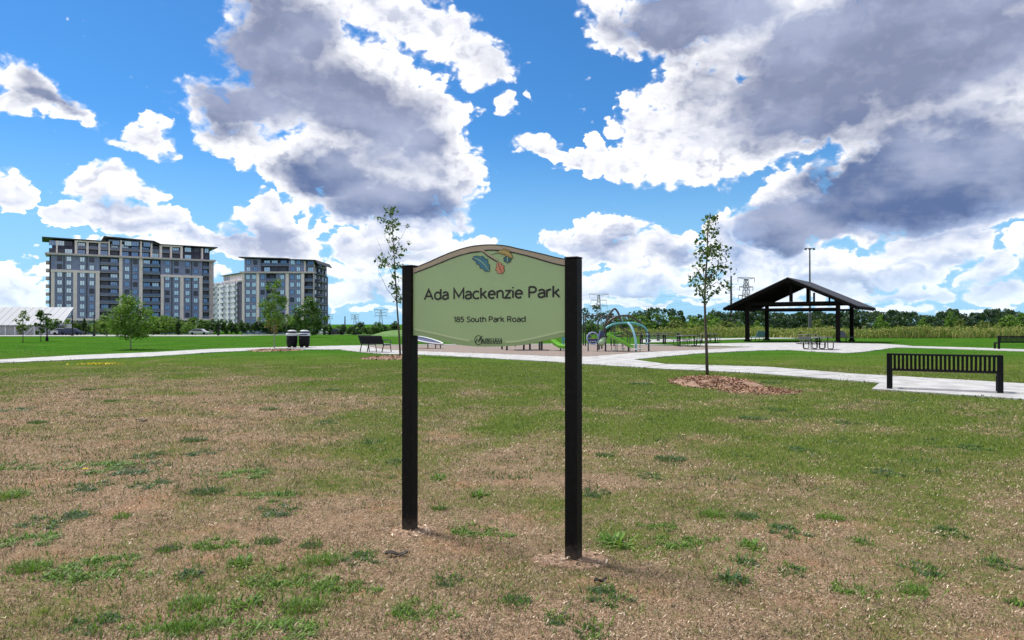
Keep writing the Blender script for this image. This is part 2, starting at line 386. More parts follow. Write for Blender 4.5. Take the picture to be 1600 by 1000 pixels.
M['leaf_bright'] = leafmat('leaf_bright', [(.045,.115,.015),(.085,.185,.022),(.13,.24,.03),(.17,.27,.045)], .4)
M['leaf_olive'] = leafmat('leaf_olive', [(.05,.085,.018),(.09,.13,.025),(.14,.18,.035),(.20,.21,.06)], .35)
M['leaf_rust'] = leafmat('leaf_rust', [(.16,.10,.03),(.25,.15,.05),(.32,.2,.08)], .3)
M['leaf_blue'] = leafmat('leaf_far', [(.012,.034,.020),(.018,.048,.026),(.028,.064,.032)], .2)
M['sapling_leaf'] = leafmat('sapling_leaf', [(.012,.035,.010),(.025,.07,.014),(.05,.115,.02),(.10,.15,.03)], .35)
M['meadow'] = leafmat('meadow_stalks', [(.08,.14,.025),(.17,.215,.045),(.33,.31,.09),(.44,.385,.16),(.12,.20,.035),(.24,.27,.06)], .35, .8)
M['straw'] = leafmat('straw', [(.070,.044,.029),(.31,.208,.135),(.49,.35,.24),(.80,.66,.50),(.16,.10,.064),(.41,.29,.195),(.65,.50,.36)], .10, .8, .34)
M['blade'] = leafmat('grass_blade', [(.034,.068,.010),(.085,.142,.020),(.15,.21,.035),(.30,.31,.09)], .3, .55, .34)
M['turf'] = leafmat('turf_blade', [(.018,.075,.006),(.040,.115,.011),(.075,.15,.020),(.13,.185,.035)], .3, .6, .30)
M['weed'] = leafmat('weed_leaf', [(.035,.085,.010),(.075,.165,.018),(.125,.24,.028),(.20,.32,.05)], .3)
M['weed_dark'] = leafmat('weed_leaf_dark', [(.018,.055,.016),(.038,.095,.026),(.060,.125,.036)], .25)
M['chip'] = leafmat('wood_chip', [(.10,.045,.028),(.19,.085,.05),(.30,.165,.10),(.42,.28,.18),(.16,.07,.045)], 0.0, .85)
M['litter'] = leafmat('pale_litter', [(.38,.31,.22),(.55,.48,.38),(.30,.22,.14)], 0.0, .85)
def ground_mat():
    m = bpy.data.materials.new('lawn_soil'); m.use_nodes = True; t = m.node_tree; nt = NT(t); b = t.nodes['Principled BSDF']
    pos = nt.n('ShaderNodeNewGeometry').outputs['Position']
    a = nt.n('ShaderNodeAttribute', attribute_name='green').outputs['Fac']
    fine = nt.noise(pos, 70, 6, .7); mid = nt.noise(pos, 9, 5, .6); big = nt.noise(pos, .35, 4, .55)
    f = nt.math('ADD', a, nt.math('MULTIPLY', nt.math('SUBTRACT', mid, .5), 1.1))
    f = nt.math('ADD', f, nt.math('MULTIPLY', nt.math('SUBTRACT', fine, .5), 1.5))
    f = nt.smooth(f, .18, .86)
    dry = nt.mixc(nt.smooth(fine, .32, .68), (.046,.029,.018,1), (.38,.27,.18,1))
    dry = nt.mixc(nt.math('MULTIPLY', nt.smooth(nt.noise(pos, 1.3, 4, .6), .5, .68), .45), dry, (.30,.165,.095,1))
    dry = nt.mixc(nt.math('MULTIPLY', nt.smooth(mid, .45, .7), .5), dry, (.20,.145,.092,1))
    grn = nt.mixc(nt.smooth(fine, .3, .7), (.034,.058,.010,1), (.125,.165,.032,1))
    lawn = nt.mixc(nt.smooth(big, .35, .65), (.028,.105,.009,1), (.052,.132,.015,1))
    near_ = nt.lin(nt.n('ShaderNodeAttribute', attribute_name='lush').outputs['Fac'], .4, 1.0, .6, .22)
    lawn = nt.mixc(nt.math('MULTIPLY', nt.smooth(nt.noise(pos, 2.2, 5, .65), .42, .68), near_), lawn, (.085,.125,.030,1))
    lawn = nt.mixc(nt.math('MULTIPLY', nt.smooth(mid, .52, .72), .5), lawn, (.028,.075,.012,1))
    lush = nt.n('ShaderNodeAttribute', attribute_name='lush').outputs['Fac']
    grn = nt.mixc(lush, grn, lawn)
    nt.set(b.inputs['Base Color'], nt.mixc(f, dry, grn)); b.inputs['Roughness'].default_value = 1.0; b.inputs['Specular IOR Level'].default_value = 0.0
    bn = nt.n('ShaderNodeBump'); bn.inputs['Strength'].default_value = .7; bn.inputs['Distance'].default_value = .02
    nt.set(bn.inputs['Height'], nt.noise(pos, 45, 6, .7)); nt.set(b.inputs['Normal'], bn.outputs[0])
    return m
M['ground'] = ground_mat()
M['mulch'] = mat('play_mulch', (.205,.160,.135), .95, var=.35, vscale=9, bump=.9, bscale=25)
M['asphalt'] = mat('asphalt_far', (.30,.29,.27), .9, var=.15, vscale=.4)
# ------------------------------------------------------------------ ground sheet
GPX = np.array([0,200,400,600,800,1000,1200,1400,1600.])
GPY = np.array([540,560,590,620,660,700,760,820,900,1000.])
GT = np.array([[1,1,1,1,1,1,1,1,1],
 [.90,.88,.85,.85,.95,.95,.9,.9,.9],[.62,.52,.60,.75,.88,.85,.78,.82,.9],[.42,.33,.36,.60,.78,.82,.76,.72,.78],
 [.30,.22,.25,.50,.74,.78,.72,.72,.78],[.22,.15,.28,.50,.55,.62,.60,.68,.74],[.20,.12,.24,.30,.32,.38,.50,.52,.64],
 [.25,.10,.24,.22,.20,.30,.35,.40,.50],[.20,.14,.28,.28,.16,.20,.22,.30,.35],[.16,.20,.40,.34,.15,.15,.15,.22,.26]])
def green(x, y):
    """how much living grass the lawn carries at a place"""
    x = np.asarray(x, float); y = np.asarray(y, float)
    yy = np.maximum(y, 2.0)
    px = np.clip(800 + x/yy*FPX, 0, 1599.9); py = np.clip(HOR + EYE*FPX/yy, 540.0, 999.9)
    ci = np.clip(np.searchsorted(GPX, px, 'right')-1, 0, len(GPX)-2); ri = np.clip(np.searchsorted(GPY, py, 'right')-1, 0, len(GPY)-2)
    u = (px-GPX[ci])/(GPX[ci+1]-GPX[ci]); v = (py-GPY[ri])/(GPY[ri+1]-GPY[ri])
    g = (GT[ri,ci]*(1-u)+GT[ri,ci+1]*u)*(1-v)+(GT[ri+1,ci]*(1-u)+GT[ri+1,ci+1]*u)*v
    n = fbm(x*1.1, y*1.1, 3, 6) - .5
    w = np.clip((52-y)/20, 0, 1)
    return np.clip(g + n*1.15*w, 0, 1)
def build_ground():
    fr = np.radians(np.arange(-52, 52.01, .4)); bk = np.radians(np.arange(57, 304, 6.0))
    ang = np.concatenate([fr, bk]); n = len(ang)
    r = [0.4]
    while r[-1] < 42: r.append(r[-1]*1.028)
    while r[-1] < 4500: r.append(r[-1]*1.09)
    r = np.array(r); m = len(r)
    RR, AA = np.meshgrid(r, ang, indexing='ij')
    X = RR*np.sin(AA); Y = RR*np.cos(AA)
    Z = -0.0127*(np.clip(Y, 85, 290)-85) + (fbm(X*.5, Y*.5, 5, 3)-.5)*.05*np.clip((17-RR)/6, 0, 1)
    V = np.stack([X, Y, Z], -1).reshape(-1, 3)
    I = np.arange(m*n).reshape(m, n)
    J = np.roll(I, -1, 1)
    F = np.stack([I[:-1], I[1:], J[1:], J[:-1]], -1).reshape(-1, 4)
    V = np.vstack([V, [[0,0,Z[0].mean()]]]); c = len(V)-1
    F = np.vstack([F, np.stack([np.full(n//2*2//2, c), I[0][:-1:2][:n//2], I[0][1::2][:n//2], np.append(I[0][2::2], I[0][0])[:n//2]], -1)])
    me = np_mesh('ground', V, F, M['ground'], True)
    g = green(V[:,0], V[:,1]); a = me.attributes.new('green', 'FLOAT', 'POINT'); a.data.foreach_set('value', g.astype(np.float32))
    l = np.clip((V[:,1]-26)/14, 0, 1); a = me.attributes.new('lush', 'FLOAT', 'POINT'); a.data.foreach_set('value', l.astype(np.float32))
    o = link('ground', me); tag(o, 'wide park lawn, dry and patchy in front and green farther off', None, None, 'structure')
build_ground()
# ------------------------------------------------------------------ paths, plaza, play pit
def pix_slab(name, pts, z, m, label, flat=True):
    poly = [gnd(*p) for p in pts]
    b = MB(); b.slab([(p.x, p.y) for p in poly], -.05, z)
    o = b.build(name, m); tag(o, label, None, None, 'structure'); return o
# play pit lies lowest, the concrete a little prouder
pix_slab('play_pit', [(560,540.5),(700,539.2),(900,538.6),(1010,539.5),(1100,541.5),(1175,543),(1105,547.2),(1010,551.5),(930,558),(880,559),(790,554.8),(700,551.5),(640,549.5),(600,546.8)], .012, M['mulch'], 'brown wood mulch surface of the playground')
near_top = [(-500,607.6),(-160,577),(0,562.6),(120,555.7),(240,551),(330,545.8),(430,543),(530,540.6),(565,540),(600,546.4),(640,549.0),(700,551.0),(790,554.3),(880,558.2),(925,557.6),(1005,551),(1105,546.8)]
plaza = [(1175,542.6),(1120,541),(1060,539.4),(1100,537.6),(1165,536.2),(1290,535.4),(1380,537.6),(1425,540.6),(1400,543.6),(1372,547.2),(1345,551),(1325,552.2),(1290,551),(1235,547.4),(1190,548),(1150,549.8),(1100,552.4),(1040,557.5),(990,562.6)]
near_bot = [(1040,569.6),(1200,574.2),(1330,584.8),(1400,588.8),(1500,594.6),(1600,600.6),(1800,613),(2000,626),(2000,664),(1800,640),(1600,625.4),(1480,617),(1362,609.2),(1374,599.6),(1290,592.6),(1200,585.6),(1120,581),(1040,577.4),(975,573.2),(910,569.4),(860,565.6),(780,561.2),(700,556.8),(640,554.4),(600,553.8),(560,550.4),(530,546.6),(430,546.8),(330,551.2),(240,557.6),(120,562.6),(0,567.8),(-160,584),(-500,618.4)]
def build_path():
    pts = near_top + plaza + near_bot
    poly = [gnd(*p) for p in pts]
    b = bmesh.new(); vs = [b.verts.new((p.x, p.y, .03)) for p in poly]; f = b.faces.new(vs)
    lo = [b.verts.new((p.x, p.y, -.05)) for p in poly]
    n = len(vs)
    for i in range(n): j = (i+1) % n; b.faces.new((vs[i], vs[j], lo[j], lo[i]))
    bmesh.ops.triangulate(b, faces=[f]); bmesh.ops.recalc_face_normals(b, faces=b.faces)
    me = bpy.data.meshes.new('path'); b.to_mesh(me); b.free(); me.materials.append(M['concrete'])
    o = link('path', me); tag(o, 'pale concrete walk curving across the lawn to the picnic plaza and bench pad', None, None, 'structure')
build_path()
pix_slab('path_edging', [(565,539.9),(700,538.4),(900,537.7),(1010,538.6),(1055,539.3),(1010,539.4),(900,538.5),(700,539.1),(565,540.4)], .035, M['concrete'], 'thin concrete edge along the far side of the playground')
pix_slab('side_path', [(1388,541.2),(1440,541.6),(1500,543.2),(1600,546.2),(1800,552),(1800,556.4),(1600,549.6),(1500,546.2),(1440,544.2),(1392,543.4)], .034, M['concrete'], 'narrow concrete walk leaving the plaza towards the far bench')
pix_slab('back_path', [(1000,531.2),(1100,529.6),(1180,528.2),(1300,527.6),(1300,528.6),(1180,529.8),(1120,531.6),(1060,534.2),(1000,536)], .034, M['concrete'], 'pale walk passing behind the picnic tables')
def far_strip(name, x0, x1, y0, y1, m, label, dz=.06):
    ys = np.linspace(y0, y1, 8); b = MB()
    vs = [(x, y, tz(y)+dz) for y in ys for x in (x0, x1)]
    b.add(vs, [(2*i, 2*i+1, 2*i+3, 2*i+2) for i in range(7)])
    o = b.build(name, m); tag(o, label, None, None, 'structure'); return o
far_strip('far_path', -130, -38, 101, 106, M['concrete'], 'thin pale walk along the far edge of the green lawn')
far_strip('parking_lot', -135, -48, 110, 165, M['concrete_old'], 'sunlit pale paving in front of the apartment buildings')
far_strip('road', -260, 260, 178, 190, M['asphalt'], 'grey road passing in front of the apartment buildings')
# ------------------------------------------------------------------ buildings
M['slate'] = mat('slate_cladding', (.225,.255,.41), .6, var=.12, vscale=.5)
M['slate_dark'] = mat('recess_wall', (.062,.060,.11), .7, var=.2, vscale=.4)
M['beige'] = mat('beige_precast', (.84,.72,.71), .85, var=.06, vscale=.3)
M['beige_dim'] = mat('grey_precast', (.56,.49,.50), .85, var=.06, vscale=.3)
M['white_wall'] = mat('white_render', (.70,.71,.78), .8, var=.05, vscale=.3)
M['roof_dark'] = mat('roof_edge', (.06,.062,.068), .6)
M['slab_edge'] = mat('balcony_slab', (.36,.33,.36), .8)
M['rail_glass'] = mat('balcony_glass', (.10,.12,.19), .12, .2, spec=.8)
M['glass_a'] = mat('window_glass_pale', (.58,.70,.80), .12, .35, var=.1, vscale=.6, spec=.8)
M['glass_b'] = mat('window_glass_blue', (.19,.28,.46), .08, .4, spec=.8)
M['glass_c'] = mat('window_glass_dark', (.03,.036,.065), .25, .3, spec=.8)
M['win_frame'] = mat('window_frame_dark', (.05,.055,.065), .5)
def window_mesh(w, h, glass, split=1, blind=False):
    b = MB(); t = .09
    b.box(-w/2, -.10, 0, w/2, 0, t, 1); b.box(-w/2, -.10, h-t, w/2, 0, h, 1)
    b.box(-w/2, -.10, t, -w/2+t, 0, h-t, 1); b.box(w/2-t, -.10, t, w/2, 0, h-t, 1)
    b.box(-w/2+t, -.05, t, w/2-t, 0, h-t, 0)
    for i in range(1, split+1):
        x = -w/2 + w*i/(split+1); b.box(x-.04, -.09, t, x+.04, -.052, h-t, 1)
    return b.mesh('window', [M[glass], M['win_frame']])
WIN = {(k, s): window_mesh({'n':1.7,'w':2.6}[s], 1.95, g, {'n':1,'w':2}[s]) for k, g in (('a','glass_a'),('b','glass_b'),('c','glass_c')) for s in 'nw'}
class Facade:
    """a building front: L and R ends on the ground plan; px/py of the photo become metres along it"""
    def __init__(s, pxl, Yl, pxr, Yr, z0):
        s.L = Vector(((pxl-800)/FPX*Yl, Yl, z0)); s.Rr = Vector(((pxr-800)/FPX*Yr, Yr, z0))
        d = s.Rr - s.L; s.w = d.length; s.d = d.normalized(); s.z0 = z0; s.rz = atan2(s.d.y, s.d.x)
    def u(s, px):
        k = (px-800)/FPX; return (k*s.L.y - s.L.x)/(s.d.x - k*s.d.y)
    def z(s, px, py):
        return EYE + (HOR-py)/FPX*(s.L.y + s.d.y*s.u(px)) - s.z0
def apartment_one():
    F = Facade(75.5, 280, 334, 313, -2.6); fl = 3.13
    t = root('apartment_building', F.L, F.rz)
    tag(t, 'wide slate and beige apartment block with balconies, left and tallest of the three', 'building')
    cx = lambda c: F.u(50 + c/5.263); D = 20.0
    W = F.w
    ub = cx(152); ue = cx(1400)
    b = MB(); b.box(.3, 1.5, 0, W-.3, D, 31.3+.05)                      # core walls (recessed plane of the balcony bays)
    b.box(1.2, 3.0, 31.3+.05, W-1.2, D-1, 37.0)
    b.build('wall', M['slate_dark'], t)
    z2, z8, z10, z12 = 2.05*fl, 7.85*fl, 10*fl, 12*fl
    # projecting glazed bays
    bays = [(155,555),(742,880),(1058,1400)]
    for a, c in bays:
        b = MB(); b.box(cx(a), .002, 0, cx(c), 1.498, z10); b.build('bay_wall', M['slate'], t)
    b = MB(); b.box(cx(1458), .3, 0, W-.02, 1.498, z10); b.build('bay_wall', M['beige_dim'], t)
    # beige frames, one object each
    def pier(a, c, z0, z1, m='beige', y=-.45):
        b = MB(); b.box(cx(a), y, z0, cx(c), 1.2, z1); b.build('pier', M[m], t)
    for a, c in ((155,185),(338,370),(522,555)): pier(a, c, z2, z8-.02)
    for a, c in ((1058,1082),(1217,1245),(1374,1400)): pier(a, c, z2, z8-.62)
    for a, c in ((715,742),(880,908)): pier(a, c, 0, z10-.02)
    for a, c in ((340,368),(1217,1245)): pier(a, c, 0, z2-.9)
    def beam(a, c, z0, z1, m='beige', y=-.5):
        b = MB(); b.box(cx(a), y, z0, cx(c), 1.25, z1); b.build('beam', M[m], t)
    beam(153, 557, z8, z8+1.0); beam(1056, 1402, z8-.6, z8+.4); beam(200, 557, z2-.9, z2-.02); beam(1056, 1490, z2-.9, z2-.02)
    b = MB(); b.box(-1.2, -1.1, z10, W+.6, 2.9, z10+.75); b.build('cornice', M['beige_dim'], t)
    # two set back top storeys: frames, glass, roof
    b = MB()
    for a, c in ((195,210),(350,372),(445,465),(545,562),(628,640),(722,735),(888,900),(975,990),(1050,1070),(1136,1152),(1222,1240),(1395,1408)):
        top = 41.0-2.6 if 590 < a < 1010 else z12-.1
        b = MB(); b.box(cx(a), .6, z10+.78, cx(c), 2.98, top-.5); b.build('pier', M['beige'], t)
    for a, c in ((350,640),(1050,1240)):
        b = MB(); b.box(cx(a), .55, z12-.6, cx(c), 2.97, z12-.05); b.build('beam', M['beige'], t)
    b = MB(); b.prism([(-2.2, z12+.35),(cx(630), z12-.0),(cx(630), z12+.3),(-2.2, z12+.65)], .1, D-.5); b.build('roof', M['roof_dark'], t)
    b = MB(); b.prism([(cx(1000), z12+.0),(W+1.6, z12-.05),(W+1.6, z12+.28),(cx(1000), z12+.3)], .1, D-.5); b.build('roof', M['roof_dark'], t)
    b = MB(); b.box(cx(632), 1.0, z12+.32, cx(1000), D-2, 38.6); b.build('top_storey', M['slate'], t)
    b = MB(); b.prism([(cx(588), 39.3),(cx(1000), 38.6),(cx(1062), 37.3),(cx(1062), 37.7),(cx(1000), 39.0),(cx(588), 39.8)], -.6, D-1); b.build('roof', M['roof_dark'], t)
    for a in (725, 890):
        b = MB(); b.box(cx(a), -.1, z10+.8, cx(a+12), .55, 38.5); b.build('column', M['beige'], t)
    # balconies: slab, rail of glass, each its own part
    def balcony(a, c, z, y0=-.2):
        b = MB(); b.box(cx(a)+.05, y0, z-.22, cx(c)-.05, 1.49, z); s = b.build('balcony', M['slab_edge'], t)
        g = MB(); g.box(cx(a)+.1, y0+.03, z+.06, cx(c)-.1, y0+.07, z+1.1); g.build('railing', M['rail_glass'], s)
    for k in range(1, 10):
        for a, c in ((557,714),(909,1056),(1403,1457)): balcony(a, c, k*fl+.05)
    for k in range(1, 11):                                             # small balconies down the left flank
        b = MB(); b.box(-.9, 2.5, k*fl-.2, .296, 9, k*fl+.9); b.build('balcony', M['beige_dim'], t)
    for a, c in ((372,445),(465,545),(562,628),(640,722),(735,888),(900,975),(990,1050),(1070,1136),(1152,1222)):
        b = MB(); b.box(cx(a)+.03, 1.2, z10+fl-.15, cx(c)-.03, 2.96, z10+fl+.1); s = b.build('balcony', M['slab_edge'], t)
        b = MB(); b.box(cx(a)+.05, 1.25, z10+fl+.12, cx(c)-.05, 1.3, z10+fl+1.1); b.build('railing', M['rail_glass'], s)
    # windows
    r = random.Random(4)
    def win(c, z, y, s='n', w=(4,5,4)):
        k = r.choices('abc', w)[0]
        link('window', WIN[(k, s)], t, (cx(c), y, z))
    for k in range(0, 10):
        z = k*fl + .75
        for c in (226,302,412,490,780,848,1112,1186,1278,1345):
            if k == 0 and c in (226,302): continue
            win(c, z, 0, 'n', (6,4,2) if c < 600 else (4,5,3))
        for c in (600,676,945,1018): win(c, z, 1.5, 'w', (2,4,6))
        win(1430, z, 1.5, 'n', (1,3,6))
    for k in (10, 11):
        z = k*fl + .85
        for c in (170,234,300,408,505,595,683,770,850,938,1022,1104,1188,1290,1370): win(c, z, 2.99 if not 632 < c < 1000 else 2.99, 'w', (4,4,3))
        win(1445, z, 2.99, 'n', (3,3,3))
    for c in (690, 790, 850, 945): win(c, 36.6-.2, .998, 'w', (5,4,1))
    # spandrel strips dividing the glazing
    for a in (262,450,815,1150,1312):
        b = MB(); b.box(cx(a)-.18, -.12, .5, cx(a)+.18, -.002, z10-.3); b.build('mullion', M['win_frame'], t)
def apartment_two():
    F = Facade(377.5, 302, 490, 302, -2.6); fl = 3.17
    t = root('apartment_building', F.L, F.rz)
    tag(t, 'narrower slate and beige apartment block behind the two park trees, rightmost of the three', 'building')
    cx = lambda c: F.u(330 + c/5); D = 24.0; W = F.w; z10 = 25.5; z12 = z10+6.5
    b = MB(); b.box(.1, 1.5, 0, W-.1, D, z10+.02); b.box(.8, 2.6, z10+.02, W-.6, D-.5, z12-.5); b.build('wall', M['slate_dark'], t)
    for a, c in ((245,428),(505,728)):
        b = MB(); b.box(cx(a), .002, 0, cx(c), 1.498, z10-.02); b.build('bay_wall', M['slate'], t)
    for a, c in ((243,262),(355,376),(583,607),(705,728)):
        b = MB(); b.box(cx(a), -.45, 3.0, cx(c), 1.2, z10-.02); b.build('pier', M['beige'], t)
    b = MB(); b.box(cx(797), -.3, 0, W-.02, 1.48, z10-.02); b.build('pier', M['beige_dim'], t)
    b = MB(); b.box(-.6, -.9, z10, W+.5, 2.5, z10+.7); b.build('cornice', M['beige_dim'], t)
    b = MB(); b.box(cx(243), -.5, 2.2, cx(728), 1.3, 2.98); b.build('beam', M['beige'], t)
    b = MB(); b.prism([(-1.2, z12+.1),(cx(603), z12-.5),(cx(603), z12-.15),(-1.2, z12+.5)], -.6, D-.6); b.build('roof', M['roof_dark'], t)
    b = MB(); b.prism([(cx(633), z12-.9),(cx(815), z12-1.2),(W+1.8, z12-2.6),(W+1.8, z12-2.2),(cx(815), z12-.8),(cx(633), z12-.5)], -.6, D-.6); b.build('roof', M['roof_dark'], t)
    b = MB(); b.box(.8, .9, z10+.72, cx(380), 2.58, z12-.35); b.build('top_storey', M['slate'], t)
    b = MB(); b.box(cx(600), .9, z10+.72, cx(722), 2.58, z12-1.2); b.build('top_storey', M['slate'], t)
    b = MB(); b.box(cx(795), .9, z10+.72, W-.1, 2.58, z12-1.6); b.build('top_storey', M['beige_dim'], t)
    b = MB(); b.box(cx(722), .7, z10+.72, cx(732), 2.4, z12-1.3); b.build('column', M['beige'], t)
    def balcony(x0, x1, y0, y1, z):
        b = MB(); b.box(x0, y0, z-.2, x1, y1, z); s = b.build('balcony', M['slab_edge'], t)
        g = MB(); g.box(x0+.05, y0+.03, z+.05, x1-.05, y0+.08, z+1.05); g.build('railing', M['rail_glass'], s)
    for k in range(1, 8):
        balcony(cx(430), cx(503), -.1, 1.48, k*fl+.1); balcony(cx(730), cx(795), -.1, 1.48, k*fl+.1)
    for k in range(1, 10): balcony(W+.02, W+2.0, 5, 14, k*fl+.1)
    balcony(cx(382), cx(598), 1.2, 2.55, z10+3.4); balcony(cx(734), cx(793), 1.2, 2.55, z10+3.2)
    r = random.Random(9)
    def win(c, z, y, s='n', w=(4,5,4)):
        link('window', WIN[(r.choices('abc', w)[0], s)], t, (cx(c), y, z))
    for k in range(0, 8):
        z = k*fl + .7
        for c in (287,334,402,555,632,682): win(c, z, 0, 'n', (6,4,2) if c < 360 else (2,6,3))
        for c in (466, 762): win(c, z, 1.5, 'n', (2,4,5))
    for k in (0, 1):
        z = z10+.85+k*2.85
        for c in (285,338,632,676): win(c, z, .9, 'n', (4,4,2))
        for c in (420,480,550,762): win(c, z, 2.58, 'w', (4,4,2))
    for k in range(0, 10):
        for y in (3, 9, 15, 20):
            o = link('window', WIN[(r.choices('abc',(1,4,5))[0], 'w')], t, (W-.1, y, k*fl+.7)); o.rotation_euler = (0, 0, R(90))
def apartment_three():
    F = Facade(326, 420, 384, 372, -2.6); t = root('apartment_building', F.L, F.rz)
    tag(t, 'pale white apartment block seen in the gap between the two slate blocks', 'building')
    W = F.w; H = 27.5; fl = 2.95; u = lambda px: F.u(px)
    b = MB(); b.box(0, 0, 0, W, 16, H); b.build('wall', M['white_wall'], t)
    b = MB(); b.box(u(346), 1, H+.02, W-1, 13, H+3.4); b.build('top_storey', M['beige'], t)
    b = MB(); b.box(u(344), 0, H+3.42, W, 14, H+3.8); b.build('roof', M['roof_dark'], t)
    b = MB(); b.box(-.4, -.5, H-.9, W+.4, -.02, H-.2); b.build('cornice', M['beige_dim'], t)
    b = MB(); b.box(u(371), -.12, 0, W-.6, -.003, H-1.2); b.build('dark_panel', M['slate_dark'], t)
    r = random.Random(3)
    for k in range(9):
        for a, c in ((331,338),(344,352),(356,361),(364,371)):
            b = MB(); b.box(u(a), -1.3, k*fl+1.0, u(c), -.02, k*fl+2.15); b.build('balcony', M['white_wall'], t)
        for a in (334.5, 341, 348, 358, 367.5):
            link('window', WIN[(r.choices('abc',(2,5,4))[0], 'n')], t, (u(a), -.003, k*fl+2.1 if a != 341 else k*fl+1.6))
    for k in range(4):
        link('window', WIN[('b','n')], t, (u(348)+k*2.6, .997, H+.7))
apartment_one(); apartment_two(); apartment_three()
def low_building():
    Y0 = 150.0; z0 = tz(Y0); a = at(-40, 508, Y0); c = at(98.5, 508, Y0)
    t = root('low_building', (a.x, Y0, z0)); tag(t, 'long low building with pale sloping metal roof at the far left edge', 'building')
    W = c.x - a.x; ze = 1.35-z0; zr = 5.2-z0
    ms = mat('pale_standing_seam', (.165,.185,.225), .6, .1, var=.04, vscale=.2)
    b = MB(); b.add([(0,-.6,ze),(W,-.6,ze),(W-.9,5.2,zr),(0,5.2,zr),(0,-.6,ze-.22),(W,-.6,ze-.22),(W-.9,5.2,zr-.22),(0,5.2,zr-.22)],
          [(0,1,2,3),(7,6,5,4),(0,4,5,1),(1,5,6,2),(2,6,7,3),(3,7,4,0)]); rf = b.build('roof', ms, t)
    sm = MB(); sm.obox((0,-.6,ze+.02),(0,5.2,zr+.02),.04,.03); sme = sm.mesh('seam', ms)
    for k in range(1, 12): link('seam', sme, rf, (k*W/12.4, 0, 0))
    b = MB(); b.box(0, .4, 0, W*.80, 9, ze+.2); b.build('wall', mat('pale_panel', (.42,.43,.44), .7, var=.12, vscale=.7), t)
    bm_ = MB(); bm_.obox((0,-.2,0),(0,-.2,ze-.05),.16,.16); bme = bm_.mesh('post', M['white_wall'])
    for k in range(9): link('post', bme, t, (.6+k*W/9.2, 0, 0))
    for k in range(5, 8):
        b = MB(); b.obox((.7+k*W/9.2,-.2,.1),(.7+(k+1)*W/9.2-.2,-.2,ze-.2),.1,.1); b.build('brace', M['white_wall'], t)
low_building()
# far house with a blue roof behind the playground shrubs
def blue_shed():
    Y = 190.0; a = at(1020, 512, Y); c = at(1049, 512, Y); z0 = tz(Y); t = root('house', (a.x, Y, z0))
    tag(t, 'low distant house with blue roof showing between the shrubs', 'house'); W = c.x-a.x
    hz = 1.1-z0
    b = MB(); b.box(0, 0, 0, W, 6, hz); b.build('wall', mat('blue_wall', (.10,.13,.24), .7, var=.2, vscale=1), t)
    b = MB(); b.add([(-.3,-.4,hz),(W+.3,-.4,hz),(W+.3,3,hz+1.5),(-.3,3,hz+1.5),(W+.3,6.4,hz),(-.3,6.4,hz)],[(0,1,2,3),(3,2,4,5),(0,3,5),(1,4,2),(0,5,4,1)]); b.build('roof', mat('blue_roof', (.05,.085,.24), .6), t)
    for k in range(2):
        link('window', WIN[('a','n')], t, (W*(.25+.5*k), -.003, .9))
blue_shed()
